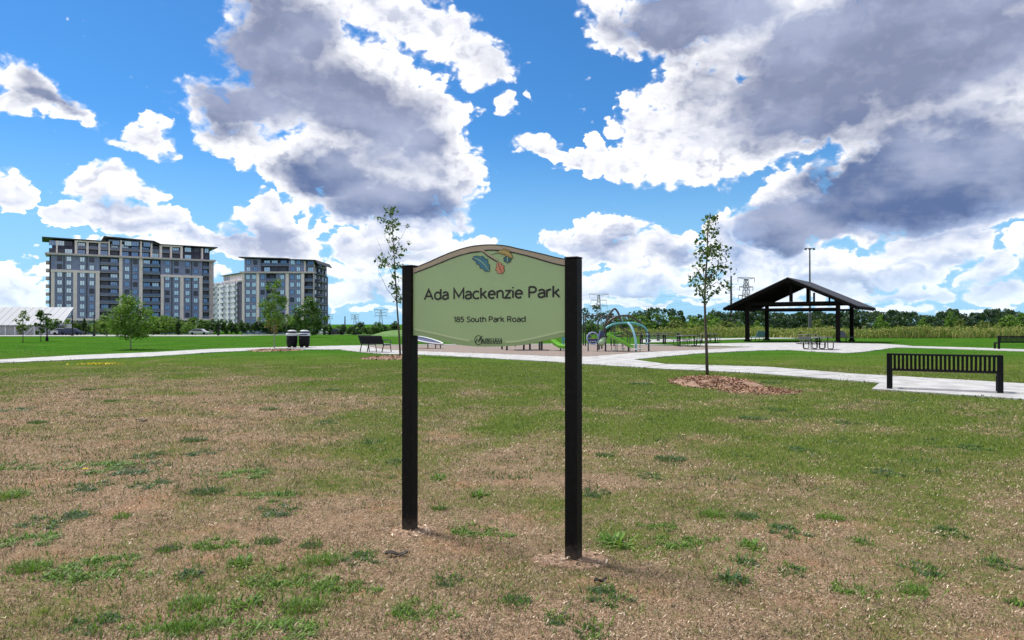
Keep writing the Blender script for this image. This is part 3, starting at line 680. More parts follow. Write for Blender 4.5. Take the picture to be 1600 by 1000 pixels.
# ------------------------------------------------------------------ picnic pavilion
def pavilion():
    Cx, Cy = 24.1, 61.9; a = Vector((.57, .82, 0)).normalized(); rz = atan2(a.y, a.x) - pi/2
    t = root('picnic_pavilion', (Cx, Cy, 0), rz)                 # local x across the gable, local y along the ridge
    tag(t, 'open dark timber picnic pavilion with gable roof on the concrete plaza', 'pavilion')
    hw, oh, dep = 3.75, 1.2, 6.3; L = 5.5; ze, zr = 2.98, 5.5; y0, y1 = -oh, dep+oh
    sl = (zr-ze)/L
    for sx in (-1, 1):
        b = MB(); e = (sx*L, ze); 
        b.add([(0,y0,zr),(sx*L,y0,ze),(sx*L,y1,ze),(0,y1,zr),(0,y0,zr+.07),(sx*L,y0,ze+.07),(sx*L,y1,ze+.07),(0,y1,zr+.07)],
              [(0,1,2,3),(4,7,6,5),(0,4,5,1),(1,5,6,2),(2,6,7,3)])
        rf = b.build('roof', M['roof_metal'], t)
        b = MB(); n = 16                                              # underside boards between the rafters
        for i in range(n):
            f0, f1 = (i+.04)/n, (i+.96)/n
            b.add([(sx*L*f0,y0+.1,zr-sl*L*f0-.012),(sx*L*f1,y0+.1,zr-sl*L*f1-.012),(sx*L*f1,y1-.1,zr-sl*L*f1-.012),(sx*L*f0,y1-.1,zr-sl*L*f0-.012),
                   (sx*L*f0,y0+.1,zr-sl*L*f0-.04),(sx*L*f1,y0+.1,zr-sl*L*f1-.04),(sx*L*f1,y1-.1,zr-sl*L*f1-.04),(sx*L*f0,y1-.1,zr-sl*L*f0-.04)],
                  [(0,1,2,3),(4,7,6,5),(0,4,5,1),(1,5,6,2),(2,6,7,3),(3,7,4,0)])
        b.build('soffit_board', M['soffit'], rf)
        r_ = MB(); r_.obox((sx*.05,0,zr-.16),(sx*(L-.06),0,ze-.13),.09,.22); rm = r_.mesh('rafter', M['dark_timber'])
        for k in range(10): link('rafter', rm, rf, (0, y0+.12+k*(y1-y0-.24)/9, 0))
        b = MB(); b.obox((sx*(L+.03),y0,ze-.06),(sx*(L+.03),y1,ze-.06),.04,.20); b.build('fascia', M['dark_timber'], rf)
        b = MB(); b.obox((sx*hw,y0+.2,ze+.62),(sx*hw,y1-.2,ze+.62),.18,.26); b.build('eave_beam', M['dark_timber'], t)
    b = MB(); b.obox((0,y0+.1,zr-.32),(0,y1-.1,zr-.32),.16,.34); b.build('ridge_beam', M['dark_timber'], t)
    p = MB(); p.box(-.155,-.155,.10,.155,.155,3.50); pm = p.mesh('post', M['dark_timber'])
    q = MB(); q.lathe([(.34,0),(.34,.10),(.30,.12),(.22,.20)],4); qm = q.mesh('post_base', M['dark_timber'])
    for sx in (-1,1):
        for y in (0, dep):
            o = link('post', pm, t, (sx*hw, y, .03)); bs = link('post_base', qm, o, (0,0,0)); bs.rotation_euler = (0,0,pi/4)
    for y in (0, dep):
        b = MB(); b.obox((-hw-.3,y,3.38),(hw+.3,y,3.38),.16,.24); b.build('tie_beam', M['dark_timber'], t)
        b = MB(); b.obox((-hw+.15,y,2.86),(hw-.15,y,2.86),.14,.20); b.build('lower_tie_beam', M['dark_timber'], t)
        b = MB(); b.box(-.13,y-.1,3.51,.13,y+.1,zr-.16); b.build('king_post', M['dark_timber'], t)
        b = MB(); b.obox((hw*.5,y,3.5),(hw*.5,y,4.25),.14,.14); b.build('strut', M['dark_timber'], t)
    b = MB(); b.box(-.22, 1.9, 3.9, .22, 2.3, 4.1); 
pavilion()
# ------------------------------------------------------------------ street furniture
M['bench_metal'] = mat('bench_metal', (.005,.005,.0065), .5, 0, var=.2, vscale=20, spec=.18)
M['grey_metal'] = mat('grey_metal', (.075,.085,.09), .4, .3)
M['table_metal'] = mat('table_coating', (.085,.085,.085), .42, .2, var=.1)
M['galv'] = mat('galvanised_steel', (.32,.34,.36), .5, .5, var=.1)
M['steel_dark'] = mat('weathered_steel', (.09,.095,.105), .6, .3)
def slat_bench(L, label, group, n=24, rz=0.0, loc=(0,0,0)):
    """backed bench seen from behind: local x along it, local -y is its back"""
    t = root('park_bench', loc, rz); tag(t, label, 'bench', group)
    for sx in (-1, 1):
        x = sx*(L/2-.06)
        b = MB(); b.bevbox(x-.06,-.05,0,x+.06,.03,.86,.008); b.box(x-.05,.03,.36,x+.05,.50,.44); b.box(x-.05,.44,0,x+.05,.50,.358)
        b.box(x-.05,.031,.0,x+.05,.12,.05); b.build('end_frame', M['bench_metal'], t)
    bk = MB(); bk.tube([(-L/2+.1,-.01,.835),(L/2-.1,-.01,.835)],.024,8); bk.build('top_rail', M['bench_metal'], t)
    bk = MB(); bk.tube([(-L/2+.1,.045,.47),(L/2-.1,.045,.47)],.022,8); bk.build('bottom_rail', M['bench_metal'], t)
    bk = MB(); bk.tube([(-L/2+.1,.44,.43),(L/2-.1,.44,.43)],.022,8); bk.build('front_rail', M['bench_metal'], t)
    s = MB(); w = .053; pts = [(-.012,.82),(-.005,.66),(.012,.53),(.05,.475),(.12,.455),(.28,.45),(.40,.455),(.445,.43)]
    for i in range(len(pts)-1):
        p, q = pts[i], pts[i+1]
        s.add([(-w/2,p[0],p[1]),(w/2,p[0],p[1]),(w/2,q[0],q[1]),(-w/2,q[0],q[1]),(-w/2,p[0]+.004,p[1]+.006),(w/2,p[0]+.004,p[1]+.006),(w/2,q[0]+.004,q[1]+.006),(-w/2,q[0]+.004,q[1]+.006)],
              [(0,1,2,3),(7,6,5,4),(1,5,6,2),(0,3,7,4)])
    sm = s.mesh('slat', M['bench_metal'])
    for k in range(n): link('slat', sm, t, (-L/2+.13+(L-.26)*(k+.5)/n, 0, 0))
    return t
p0, p1 = Vector((.5245*17.42, 17.42, 0)), Vector((.683*16.28, 16.28, 0)); mid = (p0+p1)/2
slat_bench((p1-p0).length+.06, 'black slatted metal bench on the near concrete pad, seen from behind', 'benches in the park', 24, atan2(p1.y-p0.y, p1.x-p0.x), (mid.x, mid.y, .03))
p0 = at(1562, 545, 44.5); p0.z = 0
slat_bench(2.35, 'black slatted bench beyond the narrow walk, cut by the right edge', 'benches in the park', 30, R(-8), (p0.x+1.15, p0.y, 0))
def strap_bench():
    p = Vector((-7.75, 40.0, 0)); t = root('park_bench', (p.x, p.y, .03), R(-40))
    tag(t, 'dark bench with arm rests on the path beside the thin leaning sapling', 'bench', 'benches in the park')
    L = 2.0
    for k, x in enumerate((-L/2+.05, -.32, L/2-.05)):
        b = MB(); b.tube([(x,-.16,.0),(x,-.05,.40),(x,-.10,.60),(x,-.24,.92)],.028,6); b.tube([(x,.50,0),(x,.44,.41),(x,-.04,.42)],.026,6)
        b.build('leg_frame', M['bench_metal'], t)
    for x in (-L/2+.05, L/2-.05):
        b = MB(); b.tube([(x,-.12,.66),(x,.20,.68),(x,.46,.66),(x,.47,.42)],.03,6); b.build('armrest', M['grey_metal'], t)
    s = MB(); s.box(-L/2,-.022,-.045,L/2,.022,.045); sm = s.mesh('slat', M['bench_metal'])
    for k in range(6): link('slat', sm, t, (0,-.09-.03*k,.50+.075*k), (R(-12),0,0))
    s = MB(); s.box(-L/2,-.045,-.015,L/2,.045,.015); sm = s.mesh('seat_slat', M['galv'])
    for k in range(5): link('seat_slat', sm, t, (0,.02+.1*k,.455))
strap_bench()
M['bin_black'] = mat('bin_black', (.005,.005,.006), .55, spec=.15)
M['bin_white'] = mat('bin_band_white', (.55,.58,.60), .5)
M['bin_blue'] = mat('bin_label_blue', (.045,.055,.18), .5)
def litter_bin(px, kind, label):
    p = gnd(px, 543.5); t = root('litter_bin', (p.x, p.y, .03)); tag(t, label, 'litter bin', 'litter bins beside the path')
    b = MB(); b.lathe([(.25,.09),(.33,.12),(.355,.40),(.355,.78)],24); b.build('body', M['bin_black'], t, True)
    b = MB(); b.lathe([(.372,.775),(.385,.79),(.385,.945),(.37,.955)],24); bd = b.build('rim_band', M['bin_white'], t, True)
    if kind: 
        g = MB(); 
        for k in range(7):
            a0, a1 = R(-135+k*13), R(-135+(k+1)*13)
            g.add([(.392*cos(a),.392*sin(a),z) for z in (.83,.90) for a in (a0,a1)], [(0,1,3,2)])
        g.build('label_strip', M['bin_blue'], bd)
    b = MB()
    for k in range(4):
        an = R(45+90*k); b.tube([(.27*cos(an),.27*sin(an),.94),(.22*cos(an),.22*sin(an),1.08)],.03,6)
    b.lathe([(.24,.95),(.24,1.06)],20); b.build('opening', M['bin_black'] if not kind else M['bin_blue'], t)
    b = MB(); b.lathe([(.30,1.06),(.27,1.12),(.15,1.155),(.02,1.16)],24); b.build('lid', M['bin_white'], t, True)
    f = MB(); f.box(-.05,-.05,0,.05,.05,.11); fm = f.mesh('foot', M['bin_black'])
    for k in range(4): an = R(45+90*k); link('foot', fm, t, (.25*cos(an), .25*sin(an), 0))
litter_bin(456.3, 0, 'black litter bin with plain white band, beside the reddish mulch of the park tree')
litter_bin(475.6, 1, 'black litter bin with blue label on its white band, nearer the park bench')
def picnic_table(loc, rz, label, backs=False, s=1.0):
    t = root('picnic_table', loc, rz); tag(t, label, 'picnic table', 'picnic tables on the plaza'); t.scale = (s,)*3
    b = MB(); b.bevbox(-.62,-.62,.725,.62,.62,.765,.03); tp = b.build('table_top', M['table_metal'], t)
    b = MB(); b.lathe([(.05,.762),(.05,.775)],10); b.build('umbrella_hole', M['bench_metal'], tp)
    for k, (dx, dy) in enumerate(((1,0),(-1,0),(0,1),(0,-1))):
        b = MB()
        if dx: b.bevbox(min(dx*.72,dx*1.0),-.52,.43,max(dx*.72,dx*1.0),.52,.46,.015)
        else: b.bevbox(-.52,min(dy*.72,dy*1.0),.43,.52,max(dy*.72,dy*1.0),.46,.015)
        b.build('seat', M['table_metal'], t)
        for o in (-.33, .33):
            q = lambda r, z: (dx*r + (o if dy else 0), dy*r + (o if dx else 0), z)
            b = MB(); b.tube([q(.42,.72),q(.43,.10),q(.50,.035),q(.78,.035),q(.86,.09),q(.87,.43)],.024,6); b.build('leg', M['bench_metal'], t)
    if backs:
        for dx in (-1,):
            b = MB(); b.box(dx*1.06-.015,-.5,.60,dx*1.06+.015,.5,.80); b.tube([(dx*.98,-.33,.44),(dx*1.06,-.33,.62)],.02,6); b.tube([(dx*.98,.33,.44),(dx*1.06,.33,.62)],.02,6); b.build('backrest', M['table_metal'], t)
def g0(px, py): p = gnd(px, py); return (p.x, p.y, .03)
picnic_table(g0(1278.5,546.6), R(20), 'square metal picnic table standing in front of the pavilion posts', True)
picnic_table((at(1263,0,55.5).x,55.5,.03), R(12), 'picnic table half hidden behind the square table under the pavilion')
picnic_table(g0(1073.5,541.3), R(8), 'metal picnic table between the playground and the thin mulched sapling')
picnic_table((at(1107,0,60).x,60,.0), R(15), 'farther picnic table showing just right of the mulched sapling trunk')
def rail_bench(px, Y, label, L=2.4):
    p = at(px, 0, Y); t = root('bench_table', (p.x, Y, 0), R(4)); tag(t, label, 'picnic table', 'picnic tables on the plaza')
    b = MB(); b.bevbox(-L/2,-.38,.72,L/2,.38,.76,.02); b.build('table_top', M['table_metal'], t)
    for s in (-1,1):
        b = MB(); b.bevbox(-L/2,min(s*.62,s*.88),.43,L/2,max(s*.62,s*.88),.46,.02); b.build('seat', M['table_metal'], t)
        b = MB(); b.box(s*L*.36-.04,-.7,.39,s*L*.36+.04,.7,.428); b.box(s*L*.36-.05,-.3,0,s*L*.36+.05,-.22,.718); b.box(s*L*.36-.05,.22,0,s*L*.36+.05,.3,.718); b.build('trestle', M['bench_metal'], t)
rail_bench(1020, 57.5, 'long picnic table just right of the climbing arches', 2.6)
rail_bench(1044, 66, 'far long picnic table below the blue roofed house', 2.6)
def chair(px, Y, rz, m, label):
    p = at(px, 0, Y); t = root('lounge_chair', (p.x, Y, .03), rz); tag(t, label, 'chair')
    b = MB(); b.bevbox(-.5,-.3,.40,.5,.3,.45,.02); b.build('seat', m, t)
    b = MB(); b.add([(-.5,-.28,.47),(.5,-.28,.47),(.42,-.46,.95),(-.42,-.46,.95),(-.5,-.32,.47),(.5,-.32,.47),(.42,-.50,.95),(-.42,-.50,.95)],[(0,1,2,3),(7,6,5,4),(0,4,5,1),(1,5,6,2),(2,6,7,3),(3,7,4,0)]); b.build('backrest', m, t)
    for x in (-.45,.45):
        for y in (-.26,.26):
            b = MB(); b.tube([(x,y,0),(x,y,.40)],.025,6); b.build('leg', M['bench_metal'], t)
chair(1183.5, 62.5, R(25), mat('teal_plastic', (.09,.20,.22), .5), 'teal seat with flared back between the left pavilion posts')
chair(1322, 61.0, R(-150), M['grey_metal'], 'grey seat between the two right pavilion posts')
# lamps and poles
def lamp(px, top, Y, label, head='cross', r=.06, m='black_metal', w=.5):
    p = at(px, 0, Y); z0 = tz(Y); h = EYE + (HOR-top)/FPX*Y - z0
    t = root('street_lamp', (p.x, Y, z0)); tag(t, label, 'street lamp', 'lamp posts in the park')
    b = MB(); b.lathe([(r*2.3,0),(r*2.3,.25),(r*1.5,.45),(r,.5),(r*.8,h-.1)],10); b.build('pole', M[m], t)
    if head == 'cross':
        b = MB(); b.box(-w,-.05,h-.12,w,.05,h-.02); b.build('cross_arm', M[m], t)
        for s in (-1,1):
            b = MB(); b.lathe([(.05,h-.2),(.16,h-.17),(.17,h-.12),(.03,h-.02)],10,0,(s*w,0,0)); b.build('lamp_head', M[m], t)
    else:
        b = MB(); b.box(-.06,-.55,h-.1,.06,.1,h); b.build('lamp_head', M[m], t)
lamp(73.5, 489.5, 66, 'black park lamp with two heads on a cross arm before the low metal roof', 'cross', .055, w=.28)
lamp(113, 493, 118, 'slim lamp post at the paved lot under the leftmost balconies of the wide block', 'one', .09)
lamp(147, 492, 112, 'slim lamp post in front of the second beige frame of the wide block', 'one', .09)
lamp(341, 498, 135, 'slim lamp post near the gap beside the pale white block', 'one', .09)
def mast():
    Y = 135.0; p = at(1265.5, 0, Y); z0 = tz(Y); h = EYE+(HOR-388)/FPX*Y - z0
    t = root('light_mast', (p.x, Y, z0)); tag(t, 'very tall thin light mast rising behind the pavilion roof', 'light mast')
    b = MB(); b.lathe([(.34,0),(.32,4.2),(.20,4.3),(.12,h)],10); b.build('pole', M['steel_dark'], t)
    b = MB(); b.box(-.9,-.06,h-.05,.9,.06,h+.08); b.build('cross_arm', M['steel_dark'], t)
    for x in (-.8, 0, .8):
        b = MB(); b.bevbox(x-.18,-.2,h-.28,x+.18,.2,h-.055,.03); b.build('lamp_head', M['steel_dark'], t)
mast()
def pole_tower():
    Y = 260.0; p = at(1142.5, 0, Y); z0 = tz(Y); h = EYE+(HOR-431)/FPX*Y - z0
    t = root('utility_pole', (p.x, Y, z0)); tag(t, 'single steel utility pole with short arms left of the pavilion eave', 'utility pole')
    b = MB(); b.lathe([(.55,0),(.30,h)],10); b.build('pole', M['steel_dark'], t)
    a = MB(); a.tube([(-.0,0,0),(1.4,0,.25)],.09,6); am = a.mesh('arm', M['steel_dark'])
    for k in range(5): link('arm', am, t, (0,0,h-2-2.2*k), (0,0,0 if k % 2 else pi))
pole_tower()
def pylon(px, top, Y, label, wtop, heads=1, m='galv', base_w=4.0, arms=2, s=.16):
    """lattice transmission tower"""
    p = at(px, 0, Y); z0 = tz(Y); H = EYE+(HOR-top)/FPX*Y - z0
    t = root('transmission_tower', (p.x, Y, z0), R(12)); tag(t, label, 'transmission tower', 'transmission towers on the horizon')
    def half(z): return base_w/2*(1-z/H)**1.0*.75 + base_w*.11
    n = 9; zs = [H*(1-(1-i/n)**1.25) for i in range(n+1)]
    b = MB()
    for sx in (-1,1):
        for sy in (-1,1): b.tube([(sx*half(z), sy*half(z), z) for z in zs], s, 4)
    b.build('leg_frame', M[m], t)
    b = MB()
    for i in range(n):
        h0, h1 = half(zs[i]), half(zs[i+1])
        for (ax, ay), (bx, by) in (((-1,-1),(1,-1)),((1,-1),(1,1)),((1,1),(-1,1)),((-1,1),(-1,-1))):
            b.tube([(ax*h0,ay*h0,zs[i]),(bx*h1,by*h1,zs[i+1])], s*.6, 3); b.tube([(bx*h0,by*h0,zs[i]),(ax*h1,ay*h1,zs[i+1])], s*.6, 3)
    b.build('lattice', M[m], t)
    for k in range(arms+1):
        z = H*(1 - .16*k); w = wtop*(1 if k == 0 else .72+.1*k)
        b = MB()
        b.tube([(-w,0,z+(.4 if k == 0 else 0)),(0,0,z-.6),(w,0,z+(.4 if k == 0 else 0))], s*.8, 4); b.tube([(-w,0,z+(.4 if k == 0 else 0)),(0,0,z+.5),(w,0,z+(.4 if k == 0 else 0))], s*.7, 4)
        for q in range(1,5):
            for sg in (-1,1): x = sg*w*q/5; b.tube([(x,0,z-.6+.8*q/5),(x+sg*w*.1,0,z+.45)], s*.5, 3)
        b.build('cross_arm', M[m], t)
        for sg in (-1,1):
            b = MB(); b.tube([(sg*w*.97,0,z+.2),(sg*w*.97,0,z-2.2)], s*.9, 5); b.build('insulator', M[m], t)
    return t
pylon(935.5, 460, 480, 'lattice transmission tower just right of the sign, above the climbing arches', 6.8, base_w=4.6, s=.13)
pylon(1166, 435, 400, 'double headed lattice tower partly hidden by the left pavilion roof', 5.2, m='steel_dark', base_w=6.5, s=.17, arms=2)
pylon(595, 484, 760, 'hazy lattice tower beside the thin leaning sapling', 7.0, base_w=5, s=.2)
pylon(554.5, 492, 900, 'small hazy tower above the park bench', 5.0, base_w=4.5, s=.22)
pylon(514, 491, 900, 'small hazy tower just right of the narrower apartment block', 5.0, base_w=4.5, s=.2)
p = at(539, 0, 300); b = MB(); b.lathe([(.35,0),(.2,tz(300)*-1+EYE+(HOR-494)/FPX*300)],8); o = b.build('utility_pole', M['steel_dark'], None, loc=(p.x,300,tz(300))); tag(o, 'plain dark pole standing above the far trees left of the park bench', 'utility pole')
def wires():
    b = MB()
    for k, (dz, dx) in enumerate(((0,-6.5),(0,6.5),(-6,-5.5),(-6,5.5),(-11,-6),(-11,6))):
        P = [at(1166, 435, 400)+Vector((dx*.8,0,dz)), at(935.5, 460, 480)+Vector((dx,0,dz)), at(595, 484, 760)+Vector((dx,0,dz*1.2))]
        for i in range(2):
            pts = []
            for q in range(13):
                f = q/12; v = P[i].lerp(P[i+1], f); v.z -= 5.5*4*f*(1-f)*(1+i*.6); pts.append(v)
            b.tube(pts, .035+.02*i, 3)
    o = b.build('power_line', M['steel_dark']); tag(o, 'thin power line wires sagging between the lattice towers', 'power line')
wires()
# ------------------------------------------------------------------ playground
M['play_green'] = mat('slide_green', (.15,.42,.035), .32, spec=.5, var=.06, vscale=2)
M['play_pale'] = mat('tunnel_pale_green', (.36,.50,.30), .4)
M['play_teal'] = mat('tube_teal', (.10,.36,.37), .35, spec=.5)
M['play_sky'] = mat('tube_light_blue', (.27,.50,.60), .35, spec=.5)
M['play_navy'] = mat('panel_navy', (.025,.04,.13), .4)
M['play_brown'] = mat('tube_brown', (.055,.040,.035), .4)
M['play_grey'] = mat('post_dark_grey', (.03,.032,.038), .45)
M['play_lilac'] = mat('ring_lilac', (.32,.38,.62), .4)
M['play_white'] = mat('plastic_white', (.65,.66,.64), .5)
M['play_yellow'] = mat('bead_yellow', (.38,.28,.05), .5)
M['rope'] = mat('climbing_rope', (.05,.05,.055), .8)
def playset():
    Y = 41.6; O = Vector((at(945,0,Y).x, Y, 0))
    t = root('climbing_frame', (O.x, O.y, .012)); tag(t, 'playground climber with green slide, teal arches and ring panel right of the sign', 'playground equipment')
    def q(cx, cy, dy=0.0):                 # crop position -> metres in the frame's own space
        v = at(900+cx/11.11, 470+cy/11.11, Y+dy) - O; return (v.x, v.y, max(v.z-.012, -.01))
    def arc(name, pts, r, m, n=8):
        P = [Vector(q(*p)) for p in pts]; out = []
        for i in range(len(P)-1):           # Catmull-Rom
            a, b_, c, d = P[max(i-1,0)], P[i], P[i+1], P[min(i+2,len(P)-1)]
            for k in range(6):
                f = k/6; out.append(.5*((2*b_)+(c-a)*f+(2*a-5*b_+4*c-d)*f*f+(3*b_-a-3*c+d)*f**3))
        out.append(P[-1]); b = MB(); b.tube(out, r, n); return b.build(name, M[m], t, True)
    # tower posts
    for cx, c0, c1, dy in ((400,545,850,.5),(447,540,835,1.1),(512,430,880,0),(1262,540,885,0),(1222,545,760,.9)):
        b = MB(); b.tube([q(cx,c1,dy),q(cx,c0,dy)],.05,8); b.build('post', M['play_grey'], t)
    arc('arch', [(480,540),(505,420),(560,290),(610,190),(670,140),(720,190),(760,280),(780,380),(782,480)], .06, 'play_brown')
    arc('arch', [(520,470,.4),(560,370,.4),(680,290,.4),(820,258,.4),(950,275,.4),(1080,350,.3),(1180,450,.2),(1225,550,0)], .055, 'play_brown')
    arc('arch', [(520,480,-.2),(570,440,-.2),(700,395,-.2),(900,383,-.2),(1050,398,-.2),(1190,460,-.1),(1240,540,0)], .06, 'play_teal')
    arc('arch', [(900,384,-.2),(960,450,-.4),(1005,560,-.6),(1035,700,-.7),(1043,885,-.7)], .07, 'play_sky')
    arc('arch', [(386,500,1.2),(385,370,1.2),(425,300,1.2),(475,272,1.2),(520,300,1.2),(532,420,1.2)], .045, 'play_grey')
    # deck and hood
    b = MB(); a = q(395,575,.5); c = q(520,575,0); b.box(a[0],-.1,.82,c[0]+.9,1.2,.90); b.build('deck', M['play_grey'], t)
    b = MB(); x0 = q(392,0)[0]; x1 = q(478,0)[0]; z0 = q(0,610)[2]; z1 = q(0,530)[2]
    b.add([(x0,-.05,z0-.2),(x1,-.05,z0-.05),(x1+.05,-.05,z1),(x0+.1,-.05,z1+.04),(x0,.5,z0-.2),(x1,.5,z0-.05),(x1+.05,.5,z1),(x0+.1,.5,z1+.04)],[(0,1,2,3),(7,6,5,4),(0,4,5,1),(1,5,6,2),(2,6,7,3),(3,7,4,0)]); b.build('hood', M['play_navy'], t)
    # pale green tunnel slide curling down behind
    b = MB(); P = [Vector(q(*p)) for p in ((505,600,.2),(485,650,.1),(455,710,0),(425,760,-.1))]
    b.tube(P, [.16,.19,.2,.17], 12); b.build('tunnel', M['play_pale'], t, True)
    # slide: bed and two raised sides
    P = [Vector(q(*p)) for p in ((530,600,0),(620,635,-.1),(740,690,-.2),(830,740,-.3),(910,790,-.35),(985,800,-.35))]
    b = MB(); w = .34
    vs = []
    for p in P:
        for yy, zz in ((-w,.13),(-w-.04,.10),(-w-.03,-.05),(w+.03,-.05),(w+.04,.10),(w,.13),(w-.03,.02),(-w+.03,.02)): vs.append((p.x, p.y+yy, p.z+zz))
    fs = []
    for i in range(len(P)-1):
        for k in range(8): j = (k+1) % 8; fs.append((i*8+k,i*8+j,i*8+8+j,i*8+8+k))
    fs += [tuple(range(7,-1,-1)), tuple(range((len(P)-1)*8,len(P)*8))]
    b.add(vs, fs); b.build('slide', M['play_green'], t)
    b = MB(); b.tube([q(540,572,.25),q(680,560,.25),q(820,550,.25)],.05,8); b.tube([q(545,600,.3),q(690,585,.3),q(800,560,.3)],.035,8); b.build('slide_rail', M['play_green'], t)
    b = MB(); b.tube([(P[-2].x,P[-2].y,P[-2].z-.05),(P[-2].x,P[-2].y,0)],.045,8); b.build('slide_leg', M['play_grey'], t)
    # ring panel
    c = Vector(q(292,650,.1)); r = .34
    b = MB(); b.tube([(c.x+r*cos(k*pi/14), c.y, c.z+r*sin(k*pi/14)) for k in range(29)], .035, 8, cap=False); rg = b.build('ring', M['play_lilac'], t, True)
    b = MB(); b.prism([(c.x+(r-.02)*cos(an), c.z+(r-.02)*sin(an)) for an in [pi*1.03+k*pi*.94/12 for k in range(13)]], c.y-.012, c.y+.012); b.prism([(c.x-.30,c.z),(c.x-.10,c.z+.02),(c.x-.12,c.z+.16),(c.x-.25,c.z+.2)], c.y-.01, c.y+.01); b.build('ring_panel', M['play_navy'], rg)
    for k in range(3):
        b = MB(); b.lathe([(.0,-.02),(.035,-.018),(.035,.018),(.0,.02)],8,0,(0,0,0)); o = b.build('bead', M['play_white'], rg, loc=(c.x-.13+.13*k, c.y-.035, c.z-.19)); o.rotation_euler = (R(90),0,0)
    b = MB(); b.box(c.x-.15,c.y-.03,c.z-.03,c.x+.15,c.y+.03,c.z+.01); b.build('bead_bar', M['play_yellow'], rg)
    b = MB(); b.tube([(c.x+r*.8,c.y,c.z-r*.7),(c.x+r*.8,c.y,0)],.035,8); b.tube([(c.x-r*.8,c.y,c.z-r*.7),(c.x-r*.8,c.y,0)],.035,8); b.build('ring_leg', M['play_grey'], t)
    # stepping pods on their poles
    for cx, cy, c0, dy, w_ in ((680,862,440,-.2,.16),(815,830,480,-.3,.12),(935,790,540,-.5,.15),(1110,838,455,-.2,.14),(1035,845,760,-.8,.13)):
        pz = q(cx,cy,dy); tp = q(cx,c0,dy); o = MB(); o.lathe([(w_*.7,-.03),(w_,-.01),(w_,.02),(w_*.8,.04)],12,0,(pz[0],pz[1],max(pz[2],.06)))
        pd = o.build('step_pod', M['play_white'], t)
        o = MB(); o.tube([(pz[0],pz[1],0),(pz[0],pz[1],tp[2])],.018,6); o.build('pole', M['play_grey'], pd)
    o = MB(); o.tube([q(615,850,.1),q(615,700,.1)],.02,6); o.build('pole', M['play_grey'], t); o = MB(); o.tube([q(712,860,.1),q(712,700,.1)],.02,6); o.build('pole', M['play_grey'], t)
    # net
    b = MB()
    for a, c in (((700,430),(940,545)),((560,510),(650,530)),((800,480),(980,640)),((700,520),(960,660)),((880,384),(900,760)),((780,400),(800,800)),((1000,395),(960,640)),((940,545),(1020,640)),((1110,430),(1040,640)),((1180,455),(1110,640)),((820,470),(1180,470)),((860,560),(1190,560))):
        b.tube([q(*a),q(*c)],.018,4)
    b.build('climbing_net', M['rope'], t)
    for k in range(5):
        cy = 580+k*38; b = MB(); v = q(1262+(18 if k % 2 else -26), cy, -.06); b.lathe([(.02,-.06),(.08,-.03),(.08,.03),(.02,.06)],8,0,v); b.build('climbing_hold', M['play_navy'] if k % 2 else M['play_sky'], t)
playset()
def deck_playset():
    Y = 43.5; cx = at(818,0,Y).x; t = root('play_tower', (cx, Y, .012)); tag(t, 'play tower on dark posts with bright green slide, mostly hidden behind the sign', 'playground equipment')
    for px, dy in ((784.3,1.2),(792,-.6),(818.5,-.2),(828,.9),(843,-.8),(846.5,-.2)):
        x = at(px,0,Y+dy).x-cx; b = MB(); b.tube([(x,dy,0),(x,dy,1.75)],.06,8); b.build('post', M['play_grey'], t)
    b = MB(); b.box(-1.0,-.7,.78,1.15,1.1,.86); b.build('deck', M['play_grey'], t)
    b = MB(); b.add([(-1.05,-.6,1.0),(-.5,-.6,.3),(-.45,.2,.3),(-1.0,.2,1.0),(-1.05,-.6,.92),(-.5,-.6,.22),(-.45,.2,.22),(-1.0,.2,.92)],[(0,1,2,3),(7,6,5,4),(0,4,5,1),(1,5,6,2),(2,6,7,3),(3,7,4,0)]); b.build('ramp', M['play_grey'], t)
    P = []
    for px, py, dy in ((853,522,-.3),(860,530,-.5),(868,537.5,-.8),(876,542.6,-1.1),(886,543.6,-1.3),(893,543.6,-1.4)):
        v = at(px,py,Y+dy); P.append(Vector((v.x-cx, dy, v.z)))
    b = MB(); w = .24; vs = []; fs = []
    for p in P:
        for yy, zz in ((-w,.15),(-w-.05,.12),(-w-.03,-.05),(w+.03,-.05),(w+.05,.12),(w,.15),(w-.04,.02),(-w+.04,.02)): vs.append((p.x+yy*.55, p.y+yy, p.z+zz))
    for i in range(len(P)-1):
        for k in range(8): j = (k+1) % 8; fs.append((i*8+k,i*8+j,i*8+8+j,i*8+8+k))
    fs += [tuple(range(7,-1,-1)), tuple(range((len(P)-1)*8,len(P)*8))]
    b.add(vs, fs); b.build('slide', M['play_green'], t)
    p = P[3]; b = MB(); b.tube([(p.x,p.y,p.z-.05),(p.x,p.y,0)],.045,8); b.build('slide_leg', M['play_grey'], t)
    x = at(880,0,Y+.6).x-cx; b = MB(); b.tube([(x,.6,0),(x,.6,1.5)],.05,8); b.build('post', M['play_teal'], t)
    b = MB(); b.box(x-.1,.56,.55,x+.5,.62,.95); b.build('panel', M['play_teal'], t)
deck_playset()
